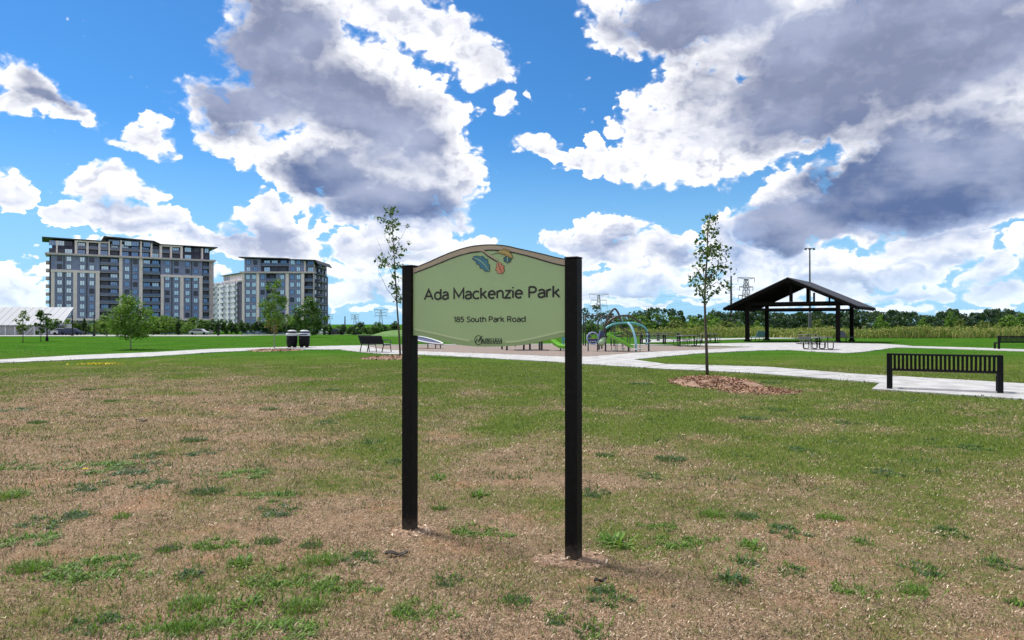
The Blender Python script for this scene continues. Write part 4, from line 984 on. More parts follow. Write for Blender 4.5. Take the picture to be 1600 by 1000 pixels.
def swing():
    Y = 52.0; x0 = at(913,0,Y).x; x1 = at(957,0,Y).x; zt = EYE+(HOR-493.5)/FPX*Y
    t = root('swing_frame', ((x0+x1)/2, Y, .012)); tag(t, 'dark tubular overhead bar frame behind the ring panel', 'playground equipment'); h = (x1-x0)/2
    b = MB(); b.tube([(-h,0,zt),(h,0,zt)],.045,8); b.build('top_bar', M['play_grey'], t)
    for s in (-1,1):
        pts = [(s*h+.35*s*cos(an)-.35*s, .75*cos(an), zt-.75+.75*sin(an)) for an in [k*pi/10 for k in range(11)]]
        pts = [(s*h, .75, 0)]+[(s*h, .75*cos(k*pi/10), zt-.75+.75*sin(k*pi/10)) for k in range(11)]+[(s*h,-.75,0)]
        b = MB(); b.tube(pts,.045,8); b.build('end_arch', M['play_grey'], t, True)
    for x in (-.5, -.2, .25, .55):
        b = MB(); b.tube([(x,0,zt),(x,0,.55)],.012,4); b.build('chain', M['play_grey'], t)
    for x in (-.35, .4):
        b = MB(); b.bevbox(x-.2,-.1,.51,x+.2,.1,.55,.015); b.build('swing_seat', M['play_grey'], t)
swing()
def ramp_board():
    Y = 46.0; a = at(640,526,Y+1.0); c = at(692.5,537.5,Y); O = Vector((a.x, Y, 0)); t = root('balance_board', (O.x, Y, .012)); tag(t, 'long white rimmed sloping play board on short legs, left of the sign', 'playground equipment')
    a = a-O; c = c-O; ux = c-a; n = 18; top = []; 
    side = Vector((.15,.95,.24))
    lo = []; pts = []
    for k in range(2*n):
        f = k/n; s = 1 if k < n else -1; f = f if k < n else 2-f
        wv = .46*math.sin(pi*min(max(f,0.0),1.0)**.8)**.6 if 0 < f < 1 else 0
        p = a+ux*f+side*(s*wv); pts.append(p)
    b = MB(); b.tube(pts+[pts[0]],.05,8,cap=False); b.build('rim', M['play_white'], t, True)
    b = MB(); m_ = len(pts); b.add([p+Vector((0,0,-.03)) for p in pts]+[p+Vector((0,0,-.07)) for p in pts],[tuple(range(m_)),tuple(range(2*m_-1,m_-1,-1))]+[(i,(i+1)%m_,m_+(i+1)%m_,m_+i) for i in range(m_)]); b.build('board', M['play_navy'], t)
    for f in (.55,.78,.92):
        p = a+ux*f; b = MB(); b.tube([(p.x,p.y,p.z-.05),(p.x,p.y,0)],.035,6); b.build('leg', M['play_grey'], t)
ramp_board()
# ------------------------------------------------------------------ park sign
M['sign_green'] = mat('sign_sage', (.355,.495,.235), .28, var=.03, vscale=1.5, spec=.5)
M['sign_light'] = mat('sign_pale_stripe', (.50,.60,.33), .4)
M['sign_lower'] = mat('sign_sage_lower', (.29,.41,.185), .35, spec=.5)
M['sign_beige'] = mat('sign_beige', (.42,.355,.25), .45, var=.05, vscale=3)
M['ink'] = mat('sign_ink', (.012,.012,.011), .5)
M['leaf_ink_blue'] = mat('print_blue', (.035,.14,.22), .45, col2=(.05,.22,.26), vscale=14)
M['leaf_ink_teal'] = mat('print_teal', (.02,.12,.15), .45, col2=(.04,.18,.18), vscale=14)
M['leaf_ink_orange'] = mat('print_orange', (.58,.20,.11), .45, col2=(.62,.33,.18), vscale=14)
M['leaf_ink_gold'] = mat('print_gold', (.42,.28,.06), .45, col2=(.30,.17,.04), vscale=20)
def park_sign():
    A = Vector((-0.797, 5.60, 0)); B = Vector((.420, 4.90, 0)); d = (B-A); Ls = d.length; d.normalize(); rz = atan2(d.y, d.x)
    t = root('park_sign', A, rz); tag(t, 'sage green park name sign with curved top on two black posts', 'park sign')
    nrm = Vector((d.y, -d.x, 0))                          # towards the viewer
    PF = -.022                                           # panel front in local y
    def sp(px, py, y=PF):
        r = Vector(((px-800)/FPX, 1, (HOR-py)/FPX)); o = Vector((0,0,EYE)); p0 = A - nrm*y
        k = (p0-o).dot(nrm)/r.dot(nrm); h = o + r*k; return ((h-A).dot(d), h.z)
    c3 = lambda x, y: sp(610+x/5, 370+y/5)
    hp = .0455
    for x, zt in ((0, 2.045), (Ls, 2.045)):
        b = MB(); b.bevbox(x-hp,-hp,-.3,x+hp,hp,zt,.004); ps = b.build('post', M['post_black'], t)
        b = MB(); b.bevbox(x-hp-.003,-hp-.003,zt+.001,x+hp+.003,hp+.003,zt+.012,.004); b.build('post_cap', M['post_black'], ps)
    x0, x1 = hp+.002, Ls-hp-.002
    fix = lambda pts: [(min(max(x,x0),x1),z) for x,z in pts]
    def spline(pts, n=8):
        P = [Vector(p) for p in pts]; out = []
        for i in range(len(P)-1):
            a, b_, c, e = P[max(i-1,0)], P[i], P[i+1], P[min(i+2,len(P)-1)]
            for k in range(n):
                f = k/n; out.append(.5*((2*b_)+(c-a)*f+(2*a-5*b_+4*c-e)*f*f+(3*b_-a-3*c+e)*f**3))
        return [(v.x, v.y) for v in out+[P[-1]]]
    top = spline([c3(*p) for p in ((188,240),(300,195),(400,150),(500,110),(600,80),(700,64),(800,60),(900,68),(1000,90),(1100,112),(1200,135),(1300,160),(1415,181))])
    bot = spline([c3(*p) for p in ((188,770),(300,785),(400,815),(500,838),(600,852),(700,858),(800,858),(900,855),(1000,848),(1100,832),(1200,810),(1300,790),(1415,765))])
    ltop = [c3(*p) for p in ((188,284),(300,240),(400,200),(500,160),(600,130),(680,118),(720,116))]
    rtop = [c3(*p) for p in ((720,110),(780,104),(900,112),(1000,132),(1100,157),(1200,187),(1300,214),(1415,236))]
    inner = spline(ltop+rtop[1:], 6)
    top, bot, inner = fix(top), fix(bot), fix(inner)
    # the board: one sheet, beige where the frieze runs
    def strip_mesh(up, lo, y0, y1, name, m, parent):
        n = 60; b = MB()
        def lerp(poly, x):
            for (xa,za),(xb,zb) in zip(poly, poly[1:]):
                if xa <= x <= xb and xb > xa: return za+(zb-za)*(x-xa)/(xb-xa)
            return poly[-1][1] if x > poly[-1][0] else poly[0][1]
        xs = [x0+(x1-x0)*i/n for i in range(n+1)]
        vs = []
        for x in xs:
            u, l = lerp(up,x), lerp(lo,x); vs += [(x,y0,l),(x,y0,u),(x,y1,u),(x,y1,l)]
        fs = []
        for i in range(n):
            for k in range(4): j=(k+1)%4; fs.append((i*4+k,i*4+j,i*4+4+j,i*4+4+k))
        fs += [(0,1,2,3),(n*4+3,n*4+2,n*4+1,n*4)]
        b.add(vs, fs); return b.build(name, m, parent)
    swo = fix(spline([c3(*p) for p in ((188,722),(350,755),(500,790),(620,812),(760,826),(900,822),(1000,815),(1150,785),(1300,750),(1415,730))]))
    board = strip_mesh(inner, swo, PF, -PF, 'board', M['sign_green'], t)
    strip_mesh([(x,z-.0008) for x,z in swo], bot, PF, -PF, 'lower_band', M['sign_lower'], board)
    strip_mesh(top, [(x,z+.0008) for x,z in inner], PF-.001, -PF, 'frieze', M['sign_beige'], board)
    def stroke(name, pts, w, m, parent, y=PF-.0025, th=.0015):
        """flat raised line on the face of the board"""
        b = MB(); n = len(pts); vs = []
        for i, p in enumerate(pts):
            a, c = Vector(pts[max(i-1,0)]), Vector(pts[min(i+1,n-1)]); tt = (c-a).normalized(); nn = Vector((-tt.y, tt.x)); ww = w[i] if isinstance(w, list) else w
            for s_ in (-1,1): q = Vector(p)+nn*s_*ww/2; vs.append((q.x,y,q.y))
            for s_ in (1,-1): q = Vector(p)+nn*s_*ww/2; vs.append((q.x,y+th,q.y))
        fs = []
        for i in range(n-1):
            for k in range(4): j=(k+1)%4; fs.append((i*4+k,i*4+j,i*4+4+j,i*4+4+k))
        fs += [(0,1,2,3),(n*4-1,n*4-2,n*4-3,n*4-4)]
        b.add(vs, fs); return b.build(name, m, parent)
    stroke('top_edge', [(x,z-.002) for x,z in top], .007, M['ink'], board, PF-.004)
    lt = fix(spline(ltop+[c3(760,150),c3(800,174),c3(838,196)], 6)); stroke('branch_line', lt, .0085, M['ink'], board, PF-.0035)
    lt2 = fix(spline([c3(560,132),c3(640,110),c3(720,108),c3(768,140),c3(842,186)], 6)); stroke('branch', lt2, .012, M['sign_beige'], board, PF-.0045)
    stroke('frieze_line', fix(spline(rtop, 6)), .009, M['ink'], board, PF-.0035)
    sw1 = [p for p in swo if p[0] < c3(622,0)[0]]; sw2 = [p for p in swo if p[0] > c3(892,0)[0]]
    stroke('pale_stripe', sw1, .013, M['sign_light'], board); stroke('pale_stripe', sw2, .013, M['sign_light'], board)
    # lettering: every letter a flat raised shape of its own
    def el(cx, cy, rx, ry, a0=0, a1=360, n=20): return [(cx+rx*cos(R(a0+(a1-a0)*i/n)), cy+ry*sin(R(a0+(a1-a0)*i/n))) for i in range(n+1)]
    def sm(*p): return spline(list(p), 5)
    arch = sm((0,.46),(.06,.62),(.22,.72),(.38,.66),(.45,.50))+[(.45,0)]
    pb = [(0,1),(.26,1)]+el(.26,.74,.26,.26,90,-90,12)+[(0,.48)]
    G = {'A':(.74,[[(0,0),(.37,1),(.74,0)],[(.14,.33),(.60,.33)]]), 'd':(.53,[el(.265,.36,.265,.36),[(.53,1.04),(.53,0)]]),
     'a':(.46,[sm((.03,.60),(.14,.70),(.27,.72),(.41,.65),(.46,.50))+[(.46,0)],sm((.46,.43),(.24,.40),(.05,.32),(.01,.16),(.10,.02),(.26,.01),(.40,.09),(.46,.20))]),
     'M':(.80,[[(0,0),(0,1),(.40,.22),(.80,1),(.80,0)]]), 'c':(.48,[el(.29,.36,.29,.36,48,312)]),
     'k':(.45,[[(0,0),(0,1.04)],[(.42,.72),(.02,.32)],[(.14,.43),(.46,0)]]), 'e':(.53,[[(.02,.38),(.51,.38)]+el(.265,.36,.265,.36,4,312)[1:]]),
     'n':(.45,[[(0,0),(0,.72)],arch]), 'h':(.45,[[(0,0),(0,1.04)],arch]), 'z':(.45,[[(.02,.70),(.43,.70),(.0,.02),(.46,.02)]]), 'i':(.02,[[(0,0),(0,.72)],[(0,.92),(0,1.03)]]),
     'P':(.52,[[(0,0),(0,1)],pb]), 'R':(.56,[[(0,0),(0,1)],pb,[(.25,.48),(.56,0)]]), 'r':(.30,[[(0,0),(0,.72)],sm((0,.44),(.07,.62),(.19,.71),(.31,.70))]),
     '1':(.26,[[(.02,.80),(.22,.98),(.22,0)]]), '8':(.50,[el(.25,.745,.20,.25),el(.25,.255,.25,.255)]), '5':(.46,[[(.43,.98),(.09,.98),(.05,.54)]+sm((.05,.54),(.20,.61),(.37,.56),(.46,.33),(.38,.09),(.19,.0),(.0,.08))]),
     'S':(.50,[sm((.46,.88),(.34,.98),(.18,.98),(.05,.86),(.06,.68),(.22,.55),(.40,.44),(.49,.28),(.42,.08),(.24,.0),(.08,.03),(.0,.13))]), 'o':(.53,[el(.265,.36,.265,.36)]),
     'u':(.45,[[(0,.72),(0,.24)]+sm((0,.24),(.06,.07),(.20,.0),(.36,.07),(.45,.24)),[(.45,.72),(.45,0)]]), 't':(.32,[[(.14,.94),(.14,.16)]+sm((.14,.16),(.19,.03),(.33,.02)),[(0,.72),(.32,.72)]]),
     'K':(.56,[[(0,0),(0,1)],[(.52,1),(.02,.42)],[(.17,.57),(.56,0)]]), 'H':(.62,[[(0,0),(0,1)],[(.62,0),(.62,1)],[(0,.5),(.62,.5)]])}
    def text(s, cx0, cx1, yb, ycap, wt, gap=.17, y0=PF-.0026):
        xa, za = c3(cx0, yb[0]); xb, zb = c3(cx1, yb[1]); cap = c3(cx0, ycap[0])[1]-za
        adv = []; X = 0
        for ch in s:
            adv.append(X); X += (.36 if ch == ' ' else G[ch][0]+gap)
        X -= gap; k = (xb-xa-wt*cap)/X; cache = {}
        for ch, ax in zip(s, adv):
            if ch == ' ': continue
            bx = xa+wt*cap/2+ax*k; bz = za+(zb-za)*(bx-xa)/(xb-xa)
            b = MB()
            for j, pl in enumerate(G[ch][1]):
                pts = [Vector((bx+x*k, bz+wt*cap*.5+z*(cap-wt*cap))) for x, z in pl]; pts = [p for i, p in enumerate(pts) if i == 0 or (p-pts[i-1]).length > 1e-5]
                n = len(pts); w = wt*cap/2; y = y0-.00012*j; L_ = []; R_ = []
                loop = (pts[0]-pts[-1]).length < 1e-4
                for i, p in enumerate(pts):
                    a_, c_ = (pts[i-1] if i else (pts[-2] if loop else None)), (pts[i+1] if i < n-1 else (pts[1] if loop else None))
                    t1 = (p-a_).normalized() if a_ is not None else (c_-p).normalized(); t2 = (c_-p).normalized() if c_ is not None else t1
                    n1, n2 = Vector((-t1.y,t1.x)), Vector((-t2.y,t2.x)); mm = (n1+n2); mm = mm.normalized() if mm.length > .2 else n1
                    q = min(1/max(mm.dot(n1),.35), 2.4); L_.append(p+mm*w*q); R_.append(p-mm*w*q)
                vs = [(v.x,y,v.y) for v in L_]+[(v.x,y,v.y) for v in R_]+[(v.x,y+.0022,v.y) for v in L_]+[(v.x,y+.0022,v.y) for v in R_]
                fs = []
                for i in range(n-1): fs += [(i,i+1,n+i+1,n+i),(i,2*n+i,2*n+i+1,i+1),(n+i+1,3*n+i+1,3*n+i,n+i)]
                fs += [(0,n,3*n,2*n),(n-1,3*n-1,4*n-1,2*n-1)]
                b.add(vs, fs)
            b.build('letter', M['ink'], board)
    text('Ada Mackenzie Park', 262, 1328, (498,478), (408,380), .152)
    text('185 South Park Road', 494, 1057, (668,666), (623,619), .148)
    text('ARKHAM', 712, 868, (832,832), (798,797), .15, .18)
    # emblem: ring, swept M with a tick, open frame round the word
    cxr, cyr = c3(689,807); r = (c3(719,807)[0]-c3(660,807)[0])/2
    ring = [(cxr+r*cos(k*pi/16), cyr+r*sin(k*pi/16)) for k in range(33)]; em = stroke('emblem', ring, .0045, M['ink'], board)
    stroke('emblem_letter', [c3(*p) for p in ((668,828),(676,796),(690,820),(708,792))], .006, M['ink'], em, PF-.0028)
    stroke('emblem_letter', [c3(*p) for p in ((690,820),(700,792),(720,774))], [.004,.006,.002], M['ink'], em, PF-.0031)
    stroke('emblem_letter', [c3(*p) for p in ((708,795),(712,828))], .005, M['ink'], em, PF-.0029)
    stroke('emblem_line', [c3(*p) for p in ((716,834),(870,834))], .003, M['ink'], em, PF-.0027); stroke('emblem_line', [c3(*p) for p in ((742,795),(870,795),(871,834))], .0025, M['ink'], em, PF-.0030)
    # oak leaves
    def oak(name, p, q, w, m, lobes=4, bend=0.0, y=PF-.004):
        p, q = Vector(p), Vector(q); ax = q-p; L_ = ax.length; tx = ax/L_; ny = Vector((-tx.y, tx.x)); left = []; right = []
        N = 40
        for i in range(N+1):
            f = i/N; env = math.sin(pi*min(1, f*.93+.07))**.75*(.55+.55*f) if f < .999 else .08
            lob = .58+.42*abs(math.sin(pi*lobes*f))**.7
            c_ = p+ax*f+ny*bend*L_*math.sin(pi*f); ww = w*env*lob
            left.append(c_+ny*ww); right.append(c_-ny*ww*(.58+.42*abs(math.sin(pi*lobes*f+.7))**.7)/lob)
        poly = left+right[::-1]
        b = MB(); n_ = len(left)
        vs = [(v.x,y,v.y) for v in left]+[(v.x,y,v.y) for v in right]+[(v.x,y+.0015,v.y) for v in left]+[(v.x,y+.0015,v.y) for v in right]
        fs = []
        for i in range(n_-1): fs += [(i,i+1,n_+i+1,n_+i),(i,2*n_+i,2*n_+i+1,i+1),(n_+i+1,3*n_+i+1,3*n_+i,n_+i)]
        b.add(vs, fs); lf = b.build(name, m, board)
        o = left+right[::-1]; stroke('leaf_outline', [(v.x,v.y) for v in o], .0022, M['ink'], lf, y-.001, .001)
        stroke('leaf_vein', [tuple(p+ax*f+ny*bend*L_*math.sin(pi*f)) for f in (0,.25,.5,.75,1.0)], [.002,.004,.004,.003,.002], M['sign_light'] if m != M['leaf_ink_orange'] else M['ink'], lf, y-.0012, .0008)
        return lf
    c7 = lambda x, y: sp(730+x/16.67, 380+y/16.67)
    u = (c7(1000,500)[0]-c7(900,500)[0])/100
    oak('printed_leaf', c7(150,365), c7(585,735), 165*u, M['leaf_ink_blue'], 4, .10)
    oak('printed_leaf', c7(815,500), c7(925,790), 150*u, M['leaf_ink_orange'], 3, -.06)
    oak('printed_leaf', c7(1060,300), c7(1050,520), 130*u, M['leaf_ink_teal'], 3, 0)
    oak('printed_leaf', c7(790,230), c7(1195,385), 95*u, M['leaf_ink_gold'], 4, .14, PF-.0055)
    stroke('twig', [c7(*p) for p in ((640,300),(740,265),(860,245))], .003, M['ink'], board, PF-.0032)
park_sign()
# ------------------------------------------------------------------ trees
def leaves_np(centres, radii, n, size, g, flat=.35, squash=.8):
    """n leaf shaped quads gathered round clump centres"""
    k = g.integers(0, len(centres), n); c = np.asarray(centres)[k]; r = np.asarray(radii)[k][:,None]
    off = g.normal(size=(n,3)); off /= np.linalg.norm(off, axis=1)[:,None]; off *= (g.random((n,1))**.45)
    p = c + off*r*np.array([1,1,squash])
    nz = g.normal(size=(n,3))*.8 + np.array([0,0,flat]) + off*.5; nz /= np.linalg.norm(nz, axis=1)[:,None]
    a = g.normal(size=(n,3)); a -= nz*(a*nz).sum(1)[:,None]; a /= np.linalg.norm(a, axis=1)[:,None]; b = np.cross(nz, a)
    s = size*(.42+1.15*g.random((n,1))**1.5)
    V = np.stack([p-a*s*.55, p+b*s*.36+nz*s*.06, p+a*s*.6-nz*s*.08, p-b*s*.36+nz*s*.06], 1).reshape(-1,3)
    return V, np.arange(n*4).reshape(-1,4)
def crown_mesh(name, prof, n_cl, n_leaf, size, m, seed, clr=.22, extra=None):
    """prof: (height, radius) outline of the crown"""
    g = np.random.default_rng(seed); hs = np.array([p[0] for p in prof]); rs = np.array([p[1] for p in prof])
    w = np.maximum(rs, .05); cl = []; rad = []
    while len(cl) < n_cl:
        h = hs[0]+(hs[-1]-hs[0])*g.random(); R_ = np.interp(h, hs, rs)
        if g.random() > R_/rs.max(): continue
        an = g.random()*2*pi; rr = R_*math.sqrt(g.random())*.92
        cl.append((rr*cos(an), rr*sin(an), h)); rad.append(clr*rs.max()*(.6+.8*g.random()))
    V, F = leaves_np(cl, rad, n_leaf, size, g)
    return np_mesh(name, V, F, m), cl
def trunk_mb(h, r, lean=(0,0), seed=0, limbs=(), fork=None):
    rr = random.Random(seed); b = MB(); pts = []; n = 7
    for i in range(n+1):
        f = i/n; pts.append((lean[0]*f+rr.uniform(-1,1)*r*.5*f, lean[1]*f+rr.uniform(-1,1)*r*.5*f, h*f))
    b.tube(pts, [r*(1.25 if i == 0 else 1-.75*i/n) for i in range(n+1)], 8)
    for (x,y,z) in limbs:
        f = max(.25, min(.9, (z/h)*.72)); i = min(int(f*n), n-1); p = Vector(pts[i]); q = Vector((x,y,z)); m_ = p.lerp(q,.5)+Vector((0,0,-.06*(q-p).length))
        b.tube([p,m_,q],[r*.38,r*.24,r*.08],5)
    return b
def tree(name, label, px, Y, prof, n_cl, n_leaf, size, m, trunk_r, trunk_h, seed, group=None, bark='bark', cat='tree', z=None, lean=(0,0), clr=.22, nl=14, py=None):
    p = at(px, 0, Y); t = root(name, (p.x, Y, tz(Y) if z is None else z)); tag(t, label, cat, group)
    me, cl = crown_mesh('crown', prof, n_cl, n_leaf, size, M[m], seed, clr)
    link('crown', me, t)
    trunk_mb(trunk_h, trunk_r, lean, seed, cl[:nl]).build('trunk', M[bark], t, True); return t
def H(py0, py1, Y): return (py0-py1)/FPX*Y
# the two thin saplings by the sign
def sapling(px, py, pts_px, Y, label, crown, nleaf, seed, limbs, leafsize, mname):
    """pts_px: trunk line in photo pixels; crown: leaf clump places in photo pixels (x, y, radius px)"""
    O = at(px, py, Y); O.z = 0; t = root('young_tree', O); tag(t, label, 'young tree', 'young park trees')
    g = np.random.default_rng(seed); s = Y/FPX
    P = [at(x, y, Y)-O for x, y in pts_px]; n = len(P)
    b = MB(); b.tube(P, [.048*(1-.85*i/(n-1))+.004 for i in range(n)], 8)
    for l in limbs:
        Q = [at(x, y, Y+dy)-O for x, y, dy in l]; b.tube(Q, [.014-.011*i/(len(Q)-1) for i in range(len(Q))], 5)
    cl = []; rd = []; wts = []
    for x, y, r in crown:
        v = at(x, y, Y)-O; v.y += g.uniform(-1,1)*.45; cl.append(tuple(v)); rd.append(r*s)
        pi_ = min(range(n), key=lambda i: abs(P[i].z-(v.z-.25)))
        b.tube([P[pi_], P[pi_].lerp(v,.6)+Vector((0,0,.02)), v], [.008,.006,.003], 4)
    b.build('trunk', M['bark'], t, True)
    V, F = leaves_np(cl, rd, nleaf, leafsize, g, .15, 1.0)
    link('crown', np_mesh('crown', V, F, M[mname]), t); return t
g_ = random.Random(5)
cr = []
for (y, xa, xb, n, r) in ((334,1106,1124,3,5),(350,1096,1118,4,8),(366,1096,1124,6,9),(382,1090,1126,7,10),(398,1086,1134,9,11),(413,1082,1136,10,11),(428,1078,1138,11,11),(443,1080,1134,9,10),(456,1086,1120,5,9),(468,1092,1106,2,6)):
    for i in range(n): cr.append((xa+(xb-xa)*(i+g_.random())/n, y+g_.uniform(-6,6), r))
sapling(1105, 587, [(1105,588),(1104,550),(1102.5,510),(1101,470),(1102,440),(1105,400),(1106,365),(1110,332)], 22.1, 'young maple with small round leaves standing in the red mulch ring', cr, 950, 21,
        [[(1102,478,0),(1110,462,.1),(1119,452,.15),(1128,440,.2)],[(1102,455,0),(1120,440,-.2),(1140,455,-.3),(1146,462,-.3)],[(1103,440,0),(1090,422,.2),(1080,410,.2)],[(1105,400,0),(1118,385,-.2),(1128,372,-.2)]], .098, 'sapling_leaf')
cr = []
for (y, xa, xb, n, r) in ((330,604,618,4,7),(346,600,622,5,8),(358,602,618,5,8),(342,590,598,2,5),(372,606,622,3,7),(384,608,624,3,6),(402,592,614,6,8),(412,592,606,5,8),(395,618,632,3,6),(420,616,628,4,6),(432,612,626,3,6),(446,610,622,3,6),(458,614,628,4,7),(468,616,630,4,6),(374,627,638,1,4),(352,633,636,1,4)):
    for i in range(n): cr.append((xa+(xb-xa)*(i+g_.random())/n, y+g_.uniform(-5,5), r))
sapling(625, 556.5, [(625.5,557),(624,530),(622,500),(620,474),(619,450),(617,420),(615,390),(613,355),(611,322)], 35.6, 'tall thin leaning sapling with sparse leaves and bare side twigs, beside the left sign post', cr, 850, 22,
        [[(620,472,0),(605,452,.3),(592,425,.5),(588,398,.6)],[(618,440,0),(604,410,-.4),(588,372,-.5)],[(617,400,0),(604,375,.3),(596,360,.4)],[(616,385,0),(628,370,.2),(636,352,.3)],[(614,352,0),(600,346,0),(592,340,0)]], .125, 'sapling_leaf')
# leafy park trees to the left
tree('park_tree', 'broad bright green young tree beside the path in front of the wide apartment block', 204.5, 44.5, [(.85,.8),(1.4,1.5),(2.0,1.62),(2.5,1.3),(2.95,.75),(3.25,.15)], 60, 5200, .125, 'leaf_bright', .035, 2.9, 31, 'young park trees', 'bark_pale', z=0, clr=.26)
tree('park_tree', 'pointed light green young tree in a mulch bed left of the litter bins', 428.5, 46.0, [(1.3,.35),(1.75,1.25),(2.4,1.15),(3.0,.85),(3.6,.55),(4.15,.40),(4.5,.08)], 80, 4000, .105, 'leaf_bright', .035, 4.0, 32, 'young park trees', 'bark_pale', z=0, clr=.2)
me, _ = crown_mesh('crown', [(1.0,.2),(1.4,.45),(1.9,.3)], 10, 220, .10, M['leaf_rust'], 77, .4); o = link('dry_branch', me, bpy.data.objects['park_tree.001']); o.location = (.1,-.55,.05)
tree('park_tree', 'rounded dark green tree behind the litter bins', 482, 88, [(.4,1.0),(1.3,2.2),(2.4,2.35),(3.4,1.7),(4.3,.9),(4.8,.3)], 70, 3400, .24, 'leaf', .08, 3.6, 33, None, clr=.24)
for i, (px, top, Y, m, lab) in enumerate(((36, 486, 62, 'leaf_olive', 'small thin crowned tree in front of the low metal roof, leftmost'),(64, 487, 64, 'leaf', 'small dense tree between the low metal roof and the two headed park lamp'))):
    h = EYE+(HOR-top)/FPX*Y
    tree('park_tree', lab, px, Y, [(.7,.3),(1.2,.75),(h*.7,.7),(h*.9,.4),(h,.1)], 22, 700 if i == 0 else 1700, .13, m, .035, h*.85, 40+i, None, z=0, clr=.3)
# rows of small trees and shrubs at the foot of the apartment blocks: shared crowns, every one a thing of its own
shared = {}
for k, (m, prof) in enumerate((('leaf_dark',[(.2,.7),(1.2,1.5),(2.6,1.6),(3.8,1.1),(4.6,.3)]),('leaf',[(.3,.9),(1.4,1.7),(2.6,1.5),(3.6,.8),(4.2,.2)]),('leaf_dark',[(.1,.6),(1.5,.9),(3.2,.75),(4.6,.4),(5.4,.1)]),('leaf_bright',[(.3,.8),(1.2,1.5),(2.2,1.5),(3.0,.8),(3.6,.2)]),
                                 ('leaf_blue',[(.2,1.2),(1.5,2.3),(3.2,2.5),(4.8,1.7),(6.0,.6)]),('leaf_olive',[(.1,.9),(.9,1.5),(1.8,1.5),(2.6,.9),(3.1,.2)]),('leaf_blue',[(.3,1.5),(2.5,3.0),(5,3.2),(7,2.2),(8.5,.7)]),('leaf',[(.3,1.4),(2.0,2.6),(4,2.7),(5.6,1.6),(6.6,.4)]))):
    h = prof[-1][0]; me, cl = crown_mesh('crown', prof, 46, 1500, h*.075, M[m], 100+k, .30)
    shared[k] = (me, trunk_mb(h*.8, h*.022, (0,0), k, cl[:8]).mesh('trunk', M['bark']), h)
def shrub(name, label, px, top, Y, k, group, wid=1.0, dz=0.0, cat=None):
    me, tr, h = shared[k]; p = at(px, 0, Y); z0 = tz(Y)+dz; s = (EYE+(HOR-top)/FPX*Y - z0)/h
    t = root(name, (p.x, Y, z0), rnd.uniform(0, 6.28)); tag(t, label, cat or name.split('_')[-1], group)
    link('crown', me, t, (0,0,0), None, (s*wid, s*wid, s)); link('trunk', tr, t, (0,0,0), None, (s, s, s)); return t
ORDS = 'first second third fourth fifth sixth seventh eighth ninth tenth eleventh twelfth thirteenth fourteenth fifteenth sixteenth seventeenth eighteenth nineteenth twentieth twenty-first twenty-second twenty-third twenty-fourth'.split()
for i in range(24):                                                    # before the wide block
    px = 98+i*9.9+rnd.uniform(-3,3); lowt = i in (3,6)
    k = rnd.choice((0,1,1,2,3)) if px < 240 else rnd.choice((0,1,3,3))
    shrub('street_tree', ORDS[i]+' tree from the left in the row at the foot of the wide apartment block', px, rnd.uniform(494,504) if px > 140 else rnd.uniform(499,508), rnd.uniform(185,225), k, 'trees before the wide apartment block', 1.55)
for px, top, k, lab in ((163,494,3,'bright shrub tree just left of the broad bright tree'),(240,495,3,'bright shrub tree touching the right side of the broad bright tree'),(278,499,2,'narrow dark evergreen right of the broad bright tree'),(258,494,3,'round bright shrub tree right of the broad bright tree'),(131,496,2,'slim dark tree standing before the third beige frame of the wide block'),(88,497,1,'leafy tree right of the two headed park lamp')):
    shrub('street_tree', lab, px, top, 150, k, None, 1.5 if k == 3 else 1.1)
for i in range(20):                                                    # clipped row before the narrow block
    shrub('street_tree', ORDS[i]+' tree from the left in the even row before the two farther apartment blocks', 336+i*8.6+rnd.uniform(-1.5,1.5), rnd.uniform(499,504), rnd.uniform(196,206), rnd.choice((0,1,0)), 'trees before the farther apartment blocks', 1.0)
for i, (px, top) in enumerate(((512,506),(521,512),(528,509),(536,507),(546,511),(552,509),(561,502),(569,510),(576,511),(583,509),(589,503),(600,507),(608,511),(617,502))):
    shrub('distant_tree', ORDS[i]+' dark distant tree from the left in the low row above the park bench', px, top, rnd.uniform(150,210), rnd.choice((4,7,0)), 'distant trees above the park bench', 1.25)
for i, (px, top, k) in enumerate(((655,505,4),(690,503,4),(725,500,7),(760,500,4),(800,499,7),(840,500,4),(880,498,7),(921,501,7),(930,506,7))):
    shrub('distant_tree', ORDS[i]+' dark tree from the left among those far behind the sign', px, top, rnd.uniform(150,190), k, 'trees far behind the sign', 1.5)
